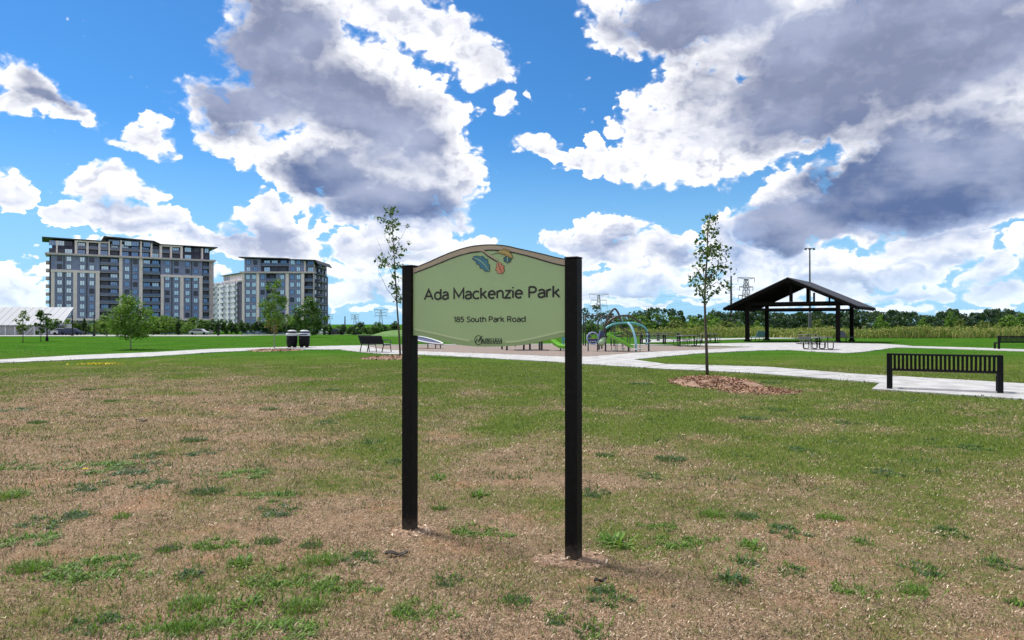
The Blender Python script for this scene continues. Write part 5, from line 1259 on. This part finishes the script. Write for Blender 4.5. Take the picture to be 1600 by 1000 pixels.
for px, top, Y, k, w, lab in ((951,499,120,0,1.1,'dark round shrub seen through the climbing arches'),(968,494,125,1,1.2,'green tree seen through the climbing arches'),(990,492,130,7,1.3,'dark tree rising right of the tallest climbing arch'),(1013,480,150,2,.75,'pointed spruce like tree taller than its neighbours, right of the climbing arches'),(1003,495,110,3,1.6,'light green tree above the lower climbing arch'),(1028,491,165,7,1.6,'broad dark tree directly behind the blue roofed house'),(1048,492,170,1,1.3,'mid green tree right behind the blue roofed house'),(1067,487,155,2,.8,'slim dark tree with wispy top between the blue house and the mulched sapling'),(1060,499,105,5,1.7,'olive shrub right of the blue roofed house'),(1085,497,108,3,1.7,'light green shrub just left of the mulched sapling trunk'),(1080,493,160,7,1.3,'dark tree behind the light shrub left of the mulched sapling'),(1118,498,105,3,1.8,'bright shrub right of the mulched sapling trunk'),(1135,501,100,5,1.7,'olive shrub between the sapling and the pavilion'),(1108,491,170,7,1.5,'dark tree behind the mulched sapling trunk'),(1130,494,180,4,1.6,'dark tree left of the utility pole'),
        (1155,503,104,3,1.1,'light shrub just left of the front pavilion posts'),(1183,502,108,3,1.0,'light shrub between the two left pavilion posts'),(1376,493,125,3,.9,'small pale tree just right of the pavilion eave'),(1443,497,112,3,.85,'small light green tree above the left half of the slatted bench'),(1487,489,140,3,.8,'slender green tree above the middle of the slatted bench'),(1500,497,120,5,.7,'thin olive tree above the right half of the slatted bench'),(1540,500,110,5,1.2,'olive shrub in the meadow left of the far bench'),(1577,494,95,3,1.6,'broad bright shrub behind the far bench'),(1600,490,100,3,1.4,'bright tree cut by the right edge behind the far bench'),(1275,498,140,5,1.0,'pale shrub tree under the pavilion beams'),(1640,492,100,3,1.4,'bright tree beyond the right edge')):
    if px < 1620: shrub('meadow_tree', lab, px, top, Y, k, None, w, cat='tree')
# the dark wood beyond the meadow reads as one mass
def far_wood():
    g = np.random.default_rng(5); cl = []; rd = []
    for i in range(1400):
        px = g.uniform(1110, 1900); Y = g.uniform(235, 300); x = (px-800)/FPX*Y
        topy = 489 + 3.0*math.sin(px*.031)+2.4*math.sin(px*.083+1)+1.6*math.sin(px*.21) - (4 if 1270 < px < 1300 or 1470 < px < 1495 else 0) + (5 if 1508 < px < 1520 else 0)
        h = EYE+(HOR-topy)/FPX*Y - tz(Y); z = tz(Y)+h*g.random()**.75
        r = g.uniform(1.0, 2.2); cl.append((x, Y, min(z, tz(Y)+h-r*.5))); rd.append(r)
    V, F = leaves_np(cl, rd, 80000, .85, g)
    o = link('distant_wood', np_mesh('distant_wood', V, F, [M['leaf_blue']])); tag(o, 'dark continuous wood along the horizon beyond the meadow', 'wood', None, 'stuff')
    cl = []; rd = []
    for i in range(160):
        px = g.uniform(640, 1130); Y = g.uniform(250, 330); x = (px-800)/FPX*Y; h = 9+2*math.sin(px*.05); z = tz(Y)+h*g.random()**.5; cl.append((x,Y,z)); rd.append(g.uniform(1.2,2.4))
    V, F = leaves_np(cl, rd, 9000, .9, g); o = link('distant_wood', np_mesh('distant_wood', V, F, [M['leaf_blue']])); tag(o, 'dark distant tree belt behind the playground', 'wood', None, 'stuff')
far_wood()
# tall meadow of weeds and goldenrod
def meadow():
    g = np.random.default_rng(8); n = 15000
    px = g.uniform(960, 1800, n); Y = 83+24*g.random(n)**1.4 + np.clip((1180-px)*.05, -4, 9); x = (px-800)/FPX*Y
    cl = fbm(x*.25, Y*.25, 9, 4); cl2 = fbm(x*.07, Y*.3, 14, 3); h = (.25+.75*cl+1.0*np.clip(cl2-.35,0,1))*(.5+.8*g.random(n)); w = .025+.05*g.random(n); an = g.random(n)*pi
    dx, dy = np.cos(an)*w, np.sin(an)*w; lx, ly = g.normal(size=n)*.16, g.normal(size=n)*.16
    z0 = -0.0127*(np.clip(Y,85,290)-85)
    V = np.stack([np.stack([x-dx,Y-dy,z0],-1),np.stack([x+dx,Y+dy,z0],-1),np.stack([x+dx*.8+lx*.6,Y+dy*.8+ly*.6,z0+h*.7],-1),np.stack([x+lx,Y+ly,z0+h],-1),np.stack([x-dx*.8+lx*.6,Y-dy*.8+ly*.6,z0+h*.6],-1)],1).reshape(-1,3)
    I = np.arange(n)[:,None]*5; F = np.hstack([I, I+1, I+2, I+4]); T = np.hstack([I+4, I+2, I+3, I+3])
    cl = []; rd = []
    for i in range(1500):
        q = g.uniform(960, 1800); y_ = 83.5+22*g.random()**1.3+max(min((1180-q)*.05, 9), -4); x_ = (q-800)/FPX*y_; hh = .35+1.15*float(fbm(x_*.25, y_*.25, 9, 4))*g.uniform(.6,1.35)+.9*max(0, float(fbm(x_*.07, y_*.3, 14, 3))-.45)
        cl.append((x_, y_, tz(y_)+hh*.75)); rd.append(g.uniform(.25,.6))
    V2, F2 = leaves_np(cl, rd, 70000, .15, g)
    V = np.vstack([V, V2]); F = np.vstack([F, F2+n*5])
    me = np_mesh('meadow', V, F, M['meadow'])
    o = link('meadow', me); tag(o, 'tall golden green meadow of weeds along the back of the lawn', 'meadow', None, 'stuff')
meadow()
# low grassy mound right of the park bench
b = MB(); p = at(630, 0, 110); prof = [(9,-.1),(7,.35),(5,.75),(3,1.0),(1,1.1)]; b.lathe(prof, 28); o = b.build('hill', mat('mound_grass', (.075,.16,.025), .95, var=.25, vscale=1.2), None, True, (p.x,110,tz(110))); o.scale = (.6,1.6,.9); tag(o, 'low grassy mound beyond the lawn', None, None, 'structure')
# parked cars along the lot
def car(px, Y, rz, col, label):
    p = at(px, 0, Y); t = root('parked_car', (p.x, Y, tz(Y)+.07), rz); tag(t, label, 'car', 'cars parked before the apartment blocks')
    m = mat('car_paint', col, .3, .2)
    b = MB(); b.prism([(-2.2,.3),(2.2,.3),(2.25,.7),(1.3,.9),(.7,1.4),(-1.0,1.45),(-1.9,.95),(-2.25,.9)], -.85, .85); b.build('body', m, t)
    b = MB(); b.prism([(1.1,.93),(.62,1.34),(-.95,1.38),(-1.65,.97)], -.87, .87); b.build('window', M['glass_c'], t)
    w = MB(); w.tube([(0,-.1,0),(0,.1,0)],.32,12); wm = w.mesh('wheel', M['bench_metal'])
    for x in (-1.4,1.4):
        for y in (-.8,.8): link('wheel', wm, t, (x,y,.32))
car(100, 150, R(10), (.55,.56,.58), 'pale car parked left of the slim lamp posts')
car(112, 146, R(8), (.02,.03,.07), 'dark blue car parked beside the slim lamp post')
car(498, 170, R(5), (.6,.6,.6), 'white car parked right of the rounded dark tree')
car(525, 172, R(0), (.05,.03,.05), 'dark car parked below the distant trees left of the bench')
car(312, 172, R(0), (.5,.5,.52), 'silver car parked before the right end of the wide block')
# ------------------------------------------------------------------ mulch rings
M['tree_mulch'] = mat('tree_mulch', (.16,.092,.062), .95, col2=(.33,.215,.15), vscale=14, bump=.9, bscale=30)
M['soil'] = mat('bare_soil', (.20,.115,.07), .95, col2=(.33,.225,.15), vscale=25, bump=.9, bscale=60)
def mulch_ring(px, py, rx, ry, h, nchip, size, label, crev=False, soil=False):
    c = gnd(px, py); g = np.random.default_rng(int(px)); n, m_ = 40, 14; V = []; F = []
    hh = lambda x, y: h*max(0, 1-(x*x+y*y))**.7*(.75+.5*float(fbm(x*4+7, y*4, 4, 3))) + (-.05*h/.12*math.exp(-((y+.25-.18*math.sin(x*4))/.09)**2)*(1 if abs(x) < .55 else 0) if crev else 0)
    V.append((0,0,hh(0,0)))
    for i in range(1, m_+1):
        for k in range(n):
            a = 2*pi*k/n; f = i/m_; wob = 1+.13*math.sin(3*a+px)+.08*math.sin(7*a); x, y = f*cos(a), f*sin(a); V.append((x*rx*wob, y*ry*wob, hh(x,y) if i < m_ else -.02))
    for k in range(n): F.append((0,1+k,1+(k+1)%n))
    for i in range(m_-1):
        for k in range(n): j=(k+1)%n; F.append((1+i*n+k,1+(i+1)*n+k,1+(i+1)*n+j,1+i*n+j))
    b = MB(); b.add(V, F); o = b.build('mulch_ring', M['soil'] if soil else M['tree_mulch'], None, True, (c.x,c.y,0)); tag(o, label, 'mulch', None, 'stuff')
    a = g.random(nchip)*2*pi; f = np.sqrt(g.random(nchip))*1.12; x, y = f*np.cos(a), f*np.sin(a)
    z = np.array([hh(i_, j_) for i_, j_ in zip(x, y)])
    P = np.stack([x*rx, y*ry, z+.012], -1); d = g.normal(size=(nchip,3))*np.array([1,1,.35]); d /= np.linalg.norm(d,axis=1)[:,None]
    e = np.cross(d, g.normal(size=(nchip,3))*.5+np.array([0,0,1])); e /= np.linalg.norm(e,axis=1)[:,None]
    s = size*(.5+g.random((nchip,1))); w = s*.28
    VV = np.stack([P-d*s-e*w, P+d*s-e*w, P+d*s*.9+e*w, P-d*s*.8+e*w], 1).reshape(-1,3)
    ch = link('wood_chips', np_mesh('wood_chips', VV, np.arange(nchip*4).reshape(-1,4), M['straw' if soil else 'chip']), o); ch['kind'] = 'stuff'
mulch_ring(1116, 599, 1.05, 1.75, .15, 2600, .042, 'mound of red brown wood chips round the foot of the young maple', True)
mulch_ring(1185, 611, .85, .9, .03, 800, .045, 'thin spill of wood chips right of the mulch mound')
mulch_ring(428, 547.6, 1.5, 1.6, .07, 500, .07, 'flat reddish mulch bed round the pointed light green tree')
mulch_ring(612, 559, 1.3, 1.9, .05, 420, .06, 'flat tan mulch bed at the foot of the leaning sapling')
mulch_ring(641, 829, .19, .15, .004, 90, .014, 'ring of loose bare soil at the foot of the left sign post', False, True)
mulch_ring(897, 873, .26, .18, .005, 110, .014, 'ring of loose bare soil at the foot of the right sign post', False, True)
# ------------------------------------------------------------------ control joints of the walk
M['joint'] = mat('joint_dirt', (.10,.092,.082), .95)
def joints():
    up = [gnd(*q) for q in near_top]; dn = [gnd(*q) for q in near_bot[::-1]]; path = bpy.data.objects['path']; L = []
    low = [gnd(*q) for q in ((1040,569.6),(1200,574.2),(1330,584.8),(1400,588.8),(1500,594.6),(1600,600.6),(1800,613))]; lo2 = [gnd(*q) for q in ((975,573.2),(1040,577.4),(1120,581),(1200,585.6),(1290,592.6),(1374,599.6))]
    def walk(A, B, step):
        for a, c in zip(A, A[1:]):
            n = max(1, int((c-a).length/step))
            for i in range(n):
                p = a.lerp(c, (i+.5)/n); best = None
                for e, f in zip(B, B[1:]):
                    m_ = f-e; tt = max(0, min(1, (p-e).dot(m_)/m_.length_squared)); q = e+m_*tt
                    if best is None or (q-p).length < (best-p).length: best = q
                if best and .8 < (best-p).length < 3.2: L.append((p, best))
    walk(up[1:13], dn, 1.9); walk(lo2, low, 1.7)
    pad = [gnd(*q) for q in ((1362,609.2),(1480,617),(1600,625.4),(1700,633))]
    walk(pad[1:], low[3:], 1.7)
    for p, q in L:
        b = MB(); b.obox((p.x,p.y,.0322),(q.x,q.y,.0322),.02,.004); b.build('joint', M['joint'], path)
joints()
# ------------------------------------------------------------------ grass
def poly_in(x, y, poly):
    ins = np.zeros(len(x), bool); n = len(poly)
    for i in range(n):
        (xa, ya), (xb, yb) = poly[i], poly[(i+1) % n]
        c = ((ya > y) != (yb > y)) & (x < (xb-xa)*(y-ya)/(yb-ya+1e-12)+xa); ins ^= c
    return ins
PATH = [(p.x, p.y) for p in (gnd(*q) for q in near_top+plaza+near_bot)]
def gz(x, y):
    r = np.sqrt(x*x+y*y); return (fbm(x*.5, y*.5, 5, 3)-.5)*.05*np.clip((17-r)/6, 0, 1)
def scatter(n, r0, r1, pw, g):
    r = (r0**pw+(r1**pw-r0**pw)*g.random(n))**(1/pw); a = np.radians(g.uniform(-54, 54, n)); return r*np.sin(a), r*np.cos(a)
def blades(x, y, ln, wd, lean, g, z=0.0):
    n = len(x); an = g.random(n)*2*pi; le = lean
    h = np.cos(le)*ln; o = np.sin(le)*ln
    px_, py_ = -np.sin(an)*wd, np.cos(an)*wd; ox, oy = np.cos(an)*o, np.sin(an)*o
    zz = gz(x, y)+z
    return np.stack([np.stack([x-px_,y-py_,zz-.004],-1),np.stack([x+px_,y+py_,zz-.004],-1),np.stack([x+ox*.55+px_*.8,y+oy*.55+py_*.8,zz+h*.72],-1),np.stack([x+ox,y+oy,zz+h*.95+.002],-1)],1).reshape(-1,3)
def lawn_blades():
    g = np.random.default_rng(3)
    x, y = scatter(690000, 3.1, 30, .35, g); keep = ~poly_in(x, y, PATH); x, y = x[keep], y[keep]
    gr = green(x, y); n2 = fbm(x*7, y*7, 21, 3); isg = (gr+(n2-.5)*1.0+(g.random(len(x))-.5)*1.0) > .56
    xd, yd = x[~isg], y[~isg]; n = len(xd); r = np.sqrt(xd**2+yd**2); sc_ = np.clip(r/7, .8, 2.2)
    q = g.random(n) < .74; m_ = int(q.sum()); cx_, cy_ = scatter(m_//11, 3.1, 30, .35, g); k = g.integers(0, len(cx_), m_); cr_ = np.sqrt(cx_[k]**2+cy_[k]**2); rad_ = (.009+.020*vnoise(cx_*40, cy_*40, 2)[k])*np.clip(cr_/6, .8, 2.6)
    nx, ny = cx_[k]+g.normal(size=m_)*rad_, cy_[k]+g.normal(size=m_)*rad_; ok_ = (green(nx, ny) < .62+.3*(g.random(m_)-.5)) & ~poly_in(nx, ny, PATH); ii = np.where(q)[0][ok_]; xd[ii] = nx[ok_]; yd[ii] = ny[ok_]
    lean_ = np.radians(g.uniform(40, 89, n)); lean_[ii] = np.radians(g.uniform(8, 72, len(ii)))
    r = np.sqrt(xd**2+yd**2); sc_ = np.clip(r/7, .8, 2.2)
    gd_ = green(xd, yd); wk = .35+.65*(1-np.clip((gd_-.45)*2.2, 0, 1)); V = blades(xd, yd, (.012+.026*g.random(n)**1.6)*sc_**.6, (.0014+.0022*g.random(n)**1.4)*sc_*wk, lean_, g)
    o = link('dry_grass', np_mesh('dry_grass', V, np.arange(len(V)).reshape(-1,4), M['straw'])); tag(o, 'short dry straw coloured thatch of the worn lawn', 'grass', None, 'stuff')
    xg, yg = x[isg], y[isg]; n = len(xg); r = np.sqrt(xg**2+yg**2); sc_ = np.clip(r/7, .8, 2.4)
    V = blades(xg, yg, (.014+.026*g.random(n))*sc_**.5, (.0013+.0019*g.random(n)**1.4)*sc_, np.radians(g.uniform(15, 78, n)), g)
    o = link('grass', np_mesh('grass', V, np.arange(len(V)).reshape(-1,4), M['blade'])); tag(o, 'short green grass blades among the dry thatch', 'grass', None, 'stuff')
    # ragged fringe along the concrete
    xs = []; ys = []
    for i in range(len(PATH)):
        a, c = Vector(PATH[i]), Vector(PATH[(i+1) % len(PATH)]); m_ = (c-a)
        if m_.length > 40 or a.y > 60: continue
        k = int(m_.length*26); f = g.random(k); nn = Vector((-m_.y, m_.x)).normalized(); cl = vnoise((a.x+m_.x*f)*1.3, (a.y+m_.y*f)*1.3, 6); o_ = g.normal(size=k)*.05*(.3+1.6*cl); s = cl > .42
        xs.append((a.x+m_.x*f+nn.x*o_)[s]); ys.append((a.y+m_.y*f+nn.y*o_)[s])
    xf, yf = np.concatenate(xs), np.concatenate(ys); n = len(xf)
    V = blades(xf, yf, .03+.05*g.random(n), .010+.010*g.random(n), np.radians(g.uniform(10, 60, n)), g, .0)
    o = link('edge_grass', np_mesh('edge_grass', V, np.arange(len(V)).reshape(-1,4), M['weed_dark'])); tag(o, 'ragged dark grass overhanging the edges of the concrete path', 'grass', None, 'stuff')
    cx_, cy_ = scatter(620, 7, 34, .6, g); kp = ~poly_in(cx_, cy_, PATH); cx_, cy_ = cx_[kp], cy_[kp]; k = g.integers(0, len(cx_), 12000); sp_ = .05+.16*g.random(len(cx_))**2
    xt, yt = cx_[k]+g.normal(size=12000)*sp_[k]*1.5, cy_[k]+g.normal(size=12000)*sp_[k]*.8; kp = ~poly_in(xt, yt, PATH); xt, yt = xt[kp], yt[kp]; n = len(xt)
    V = blades(xt, yt, .025+.045*g.random(n), .003+.004*g.random(n), np.radians(g.uniform(15, 75, n)), g)
    o = link('grass_tufts', np_mesh('grass_tufts', V, np.arange(len(V)).reshape(-1,4), M['weed_dark'])); tag(o, 'small dark green tufts sprinkled over the middle of the lawn', 'grass', None, 'stuff')
    # the mown turf beyond the walk
    PIT = [(p.x, p.y) for p in (gnd(*q) for q in ((560,540.5),(900,538.6),(1100,541.5),(1175,543),(1105,547.2),(1010,551.5),(930,558),(880,559),(790,554.8),(600,546.8)))]
    SIDE = [(p.x, p.y) for p in (gnd(*q) for q in ((1388,541.2),(1440,541.6),(1500,543.2),(1600,546.2),(1800,552),(1800,556.4),(1600,549.6),(1500,546.2),(1440,544.2),(1392,543.4)))]
    x, y = scatter(140000, 20, 78, .7, g); kp = ~(poly_in(x, y, PATH) | poly_in(x, y, PIT) | poly_in(x, y, SIDE)); x, y = x[kp], y[kp]
    cl = fbm(x*.8, y*.8, 31, 4); kp = g.random(len(x)) < np.clip((cl-.30)*3, .08, 1); x, y = x[kp], y[kp]; n = len(x); r = np.sqrt(x*x+y*y)
    V = blades(x, y, .035+.04*g.random(n), (.004+.005*g.random(n))*np.clip(r/30, .8, 1.8), np.radians(g.uniform(20, 78, n)), g)
    o = link('mown_turf', np_mesh('mown_turf', V, np.arange(len(V)).reshape(-1,4), M['turf'])); tag(o, 'mown green turf beyond the concrete walk', 'grass', None, 'stuff')
    # pale dead bits
    x, y = scatter(7000, 3.1, 16, .5, g); n = len(x); V = blades(x, y, .008+.034*g.random(n)**3, .0015+.0055*g.random(n)**2, np.radians(g.uniform(70, 90, n)), g, .008)
    o = link('litter', np_mesh('litter', V, np.arange(len(V)).reshape(-1,4), M['litter'])); tag(o, 'scattered pale chips and dead leaf bits on the lawn', 'litter', None, 'stuff')
lawn_blades()
# ------------------------------------------------------------------ weeds
def weed_mesh(kind, seed):
    g = np.random.default_rng(seed); V = []; F = []
    def leaf(x, y, an, ln, wd, rise, droop, nseg=3):
        o = len(V); d = np.array([cos(an), sin(an)]); p = np.array([-sin(an), cos(an)])
        for i in range(nseg+1):
            f = i/nseg; w = wd*(math.sin(pi*(.12+.8*f))) if kind == 'broad' else wd*(1-f*.85)
            c = np.array([x, y])+d*ln*f*cos(rise); z = ln*math.sin(rise)*f-droop*ln*f*f
            for s in (-1,1): q = c+p*s*w; V.append((q[0], q[1], max(z, .003)))
        for i in range(nseg): a = o+2*i; F.append((a,a+1,a+3,a+2))
    if kind == 'broad':
        for k in range(70): rr = .42*g.random()**.7; a = g.random()*2*pi; leaf(rr*cos(a), rr*sin(a), a+g.normal()*.8, g.uniform(.18,.5), g.uniform(.022,.05), g.uniform(.15,1.0), g.uniform(.1,.5))
    elif kind == 'fine':
        for k in range(420): rr = .62*g.random()**.6; a = g.random()*2*pi; leaf(rr*cos(a)*1.2, rr*sin(a)*.8, a+g.normal()*1.0, g.uniform(.12,.34), g.uniform(.010,.018), g.uniform(.2,1.2), g.uniform(.1,.5))
    else:                                                             # creeping, ragged mat
        cs = [(g.normal()*.45, g.normal()*.32) for _ in range(9)]
        for k in range(520): c = cs[g.integers(0,9)]; a = g.random()*2*pi; leaf(c[0]+g.normal()*.12, c[1]+g.normal()*.10, a, g.uniform(.07,.22), g.uniform(.012,.024), g.uniform(.05,.9), g.uniform(.1,.4))
    return V, F
wm = []
for kind, seed, m in (('fine',1,'weed'),('fine',2,'weed'),('broad',3,'weed'),('mat',4,'weed'),('mat',5,'weed_dark'),('fine',6,'weed_dark'),('broad',7,'weed_dark')):
    V, F = weed_mesh(kind, seed); me = bpy.data.meshes.new('weed_clump'); me.from_pydata(V, [], F); me.materials.append(M[m]); wm.append(me)
WEEDS = [  # photo x, y, width in px, mesh, label when it stands out
 (503,874,52,0,'bright dense green weed clump in front of the left sign post'),(962,846,62,2,'large dandelion rosette with broad leaves just right of the right sign post'),(1085,850,66,3,'bright low leafy weed mat right of the big dandelion'),(1297,808,36,0,'small upright bright green tuft alone in the dry grass on the right'),(1145,906,48,6,'dark ragged weed nearest the bottom right of the right sign post'),
 (27,838,74,3,'bright spreading weed mat at the left edge of the lawn'),(8,775,60,0,'bright grass clump cut by the left edge'),(165,871,66,3,'low bright weed mat in the lower left lawn'),(748,773,34,2,'small leafy rosette on bare thatch between the sign posts'),(150,724,90,3,'long weed patch with a yellow flower in the left lawn'),
 (12,735,60,3,0),(47,885,56,0,0),(265,857,30,5,0),(342,856,58,3,0),(420,846,32,5,0),(432,797,56,4,0),(325,768,44,5,0),(422,770,60,3,0),(362,737,70,3,0),(237,757,46,4,0),(142,760,54,4,0),(92,810,74,4,0),(192,806,22,0,0),(302,690,36,5,0),(317,708,42,4,0),(235,712,40,4,0),(215,732,78,4,0),(137,609,22,5,0),(175,627,18,5,0),(300,897,42,6,0),(145,902,110,3,0),(380,878,44,2,0),(300,940,58,0,0),(250,975,70,3,0),(305,976,62,0,0),(150,971,62,4,0),(450,912,90,3,0),(537,921,72,3,0),(425,968,110,3,0),(385,942,52,2,0),(470,945,60,0,0),(685,747,28,2,0),(687,793,20,5,0),(750,834,66,3,0),(487,852,30,5,0),(565,870,50,4,0),(580,690,30,4,0),(510,660,30,4,0),
 (945,712,24,5,0),(1047,718,42,5,0),(1017,744,32,4,0),(1175,655,36,5,0),(1250,702,34,4,0),(1115,803,38,0,0),(1165,806,34,5,0),(1230,829,54,4,0),(1025,818,40,3,0),(1172,853,40,2,0),(1165,878,36,6,0),(1425,922,40,0,0),(1347,846,24,4,0),(950,930,62,4,0),(807,936,40,5,0),(922,986,40,4,0),(1585,941,20,5,0),(1385,740,40,4,0),(1480,830,44,4,0),(1520,700,40,4,0),(1240,890,40,4,0),(1340,925,46,3,0),(870,965,36,4,0),(700,905,40,4,0),(620,720,30,4,0),(930,770,40,4,0),(660,960,70,3,0),(1560,880,40,4,0),(1440,890,50,4,0),(60,660,26,5,0),(30,640,40,4,0),(420,640,24,5,0),(520,610,20,5,0),(1000,600,30,5,0),(1210,640,36,4,0),(1320,660,30,4,0),(960,570,24,5,0),(1330,590,40,0,0),(1205,598,30,5,0)]
weeds = []
for i, (px, py, w, k, lab) in enumerate(WEEDS):
    p = gnd(px, py); s = w/FPX*p.y/1.25; z = float(gz(np.array([p.x]), np.array([p.y]))[0])
    o = link('weed_clump', wm[k], None, (p.x, p.y, z), (0,0,rnd.uniform(-.5,.5)+(pi if rnd.random() < .5 else 0)), (s, s*1.25, min(s*1.45, .30)))
    o['px'] = px; o['py'] = py; weeds.append((o, px, py, w, k, lab))
LAND = [(640,826,'the left sign post'),(896,872,'the right sign post'),(503,874,'the bright dense clump'),(962,846,'the big dandelion rosette'),(1297,808,'the lone upright bright tuft'),(27,838,'the bright mat at the left edge'),(150,724,'the yellow flower'),(222,658,'the dark dead leaf'),(1117,599,'the red mulch mound'),(1475,612,'the near slatted bench'),(165,871,'the low mat in the lower left'),(1145,906,'the bottom dark weed')]
ORD = 'first second third fourth fifth sixth seventh eighth ninth tenth eleventh twelfth thirteenth fourteenth fifteenth sixteenth seventeenth eighteenth nineteenth twentieth twenty-first twenty-second twenty-third twenty-fourth'.split()
rel = {}
for o, px, py, w, k, lab in weeds:
    del o['px'], o['py']
    if lab: tag(o, lab, 'weed'); continue
    def dist(l): return math.hypot((px-l[0])*.6, py-l[1])
    l = min(LAND, key=dist); dx, dy = (px-l[0])*.6, py-l[1]
    way = ('left of' if dx < 0 else 'right of') if abs(dx) > abs(dy) else ('in front of' if dy > 0 else 'behind')
    rel.setdefault((way, l[2]), []).append((dist(l), o, k, w))
for (way, what), ls in rel.items():
    ls.sort(key=lambda q: q[0])
    for i, (d_, o, k, w) in enumerate(ls):
        lk = {0:'tufty green weed',1:'tufty green weed',2:'leafy green weed',3:'spreading green weed',4:'dark ragged weed',5:'dark tufty weed',6:'dark leafy weed'}[k]
        tag(o, '%s %s %s' % (lk, way, what) + ('' if len(ls) == 1 else ', %s' % ('nearest' if i == 0 else ORD[i]+' nearest')), 'weed', 'weeds in the dry lawn')
g = np.random.default_rng(12); xs = []; ys = []
for o, px, py, w, k, lab in weeds:
    r = w/FPX*o.location.y/2; n = int(26+w*1.6); xs.append(o.location.x+g.normal(size=n)*r*.85); ys.append(o.location.y+g.normal(size=n)*r*1.3)
xs, ys = np.concatenate(xs), np.concatenate(ys); n = len(xs)
V = blades(xs, ys, .02+.035*g.random(n), .0022+.003*g.random(n), np.radians(g.uniform(15, 75, n)), g); o = link('grass_shoots', np_mesh('grass_shoots', V, np.arange(len(V)).reshape(-1,4), M['weed'])); tag(o, 'loose green shoots growing round the weeds in the dry lawn', 'grass', None, 'stuff')
# yellow flowers
M['petal'] = mat('dandelion_yellow', (.70,.56,.03), .7)
def flower(px, py, r, label):
    p = gnd(px, py); b = MB()
    b.lathe([(.002,0),(.002,.03)],6); b.build
    fl = root('flower', (p.x,p.y,0)); tag(fl, label, 'flower')
    s = MB(); s.tube([(0,0,0),(.004,0,.03),(0,.004,.055)],.0022,5); s.build('stem', M['blade'], fl)
    h = MB()
    for k in range(18):
        a = 2*pi*k/18; h.add([(0,0,.055),(r*cos(a-.14),r*sin(a-.14),.064),(r*1.08*cos(a),r*1.08*sin(a),.062),(r*cos(a+.14),r*sin(a+.14),.064)],[(0,1,2,3)])
    h.lathe([(r*.5,.058),(r*.3,.07)],10); h.build('flower_head', M['petal'], fl)
flower(134, 741, .028, 'single yellow dandelion flower in the long weed patch on the left')
g = np.random.default_rng(2); cx = gnd(155, 570); x = cx.x+g.normal(size=160)*.42; y = cx.y+g.normal(size=160)*.16
V = blades(x, y, .05+.03*g.random(160), .02+.012*g.random(160), np.radians(g.uniform(20,70,160)), g, .03); o = link('wildflowers', np_mesh('wildflowers', V, np.arange(len(V)).reshape(-1,4), M['petal'])); tag(o, 'patch of tiny yellow flowers near the path on the left', 'wildflowers', None, 'stuff')
# dark leaf on the ground and a few sticks
for i, (px, py, l, lab) in enumerate(((222,658,.22,'dark curled dead leaf lying on the left lawn'),(620,866,.16,'dark withered leaf lying in front of the left sign post'),(938,910,.10,'dark twig lying below the right sign post'))):
    p = gnd(px, py); b = MB(); n = 6
    vs = []
    for k in range(n+1):
        f = k/n; wv = l*.22*math.sin(pi*(.06+.9*f))*(.7+.3*math.sin(9*f)); zc = .008+.010*math.sin(pi*f*2.3)
        vs += [(l*(f-.5),-wv,zc+.012),(l*(f-.5),0,zc),(l*(f-.5),wv,zc+.016)]
    b.add(vs, [(3*k+a,3*k+a+1,3*k+a+4,3*k+a+3) for k in range(n) for a in (0,1)])
    o = b.build('dead_leaf', mat('dead_leaf', (.035,.030,.026), .8, var=.3, vscale=20), None, True, (p.x,p.y,float(gz(np.array([p.x]),np.array([p.y]))[0])+.005)); o.rotation_euler = (0,0,R(20*i-10)); tag(o, lab, 'dead leaf')
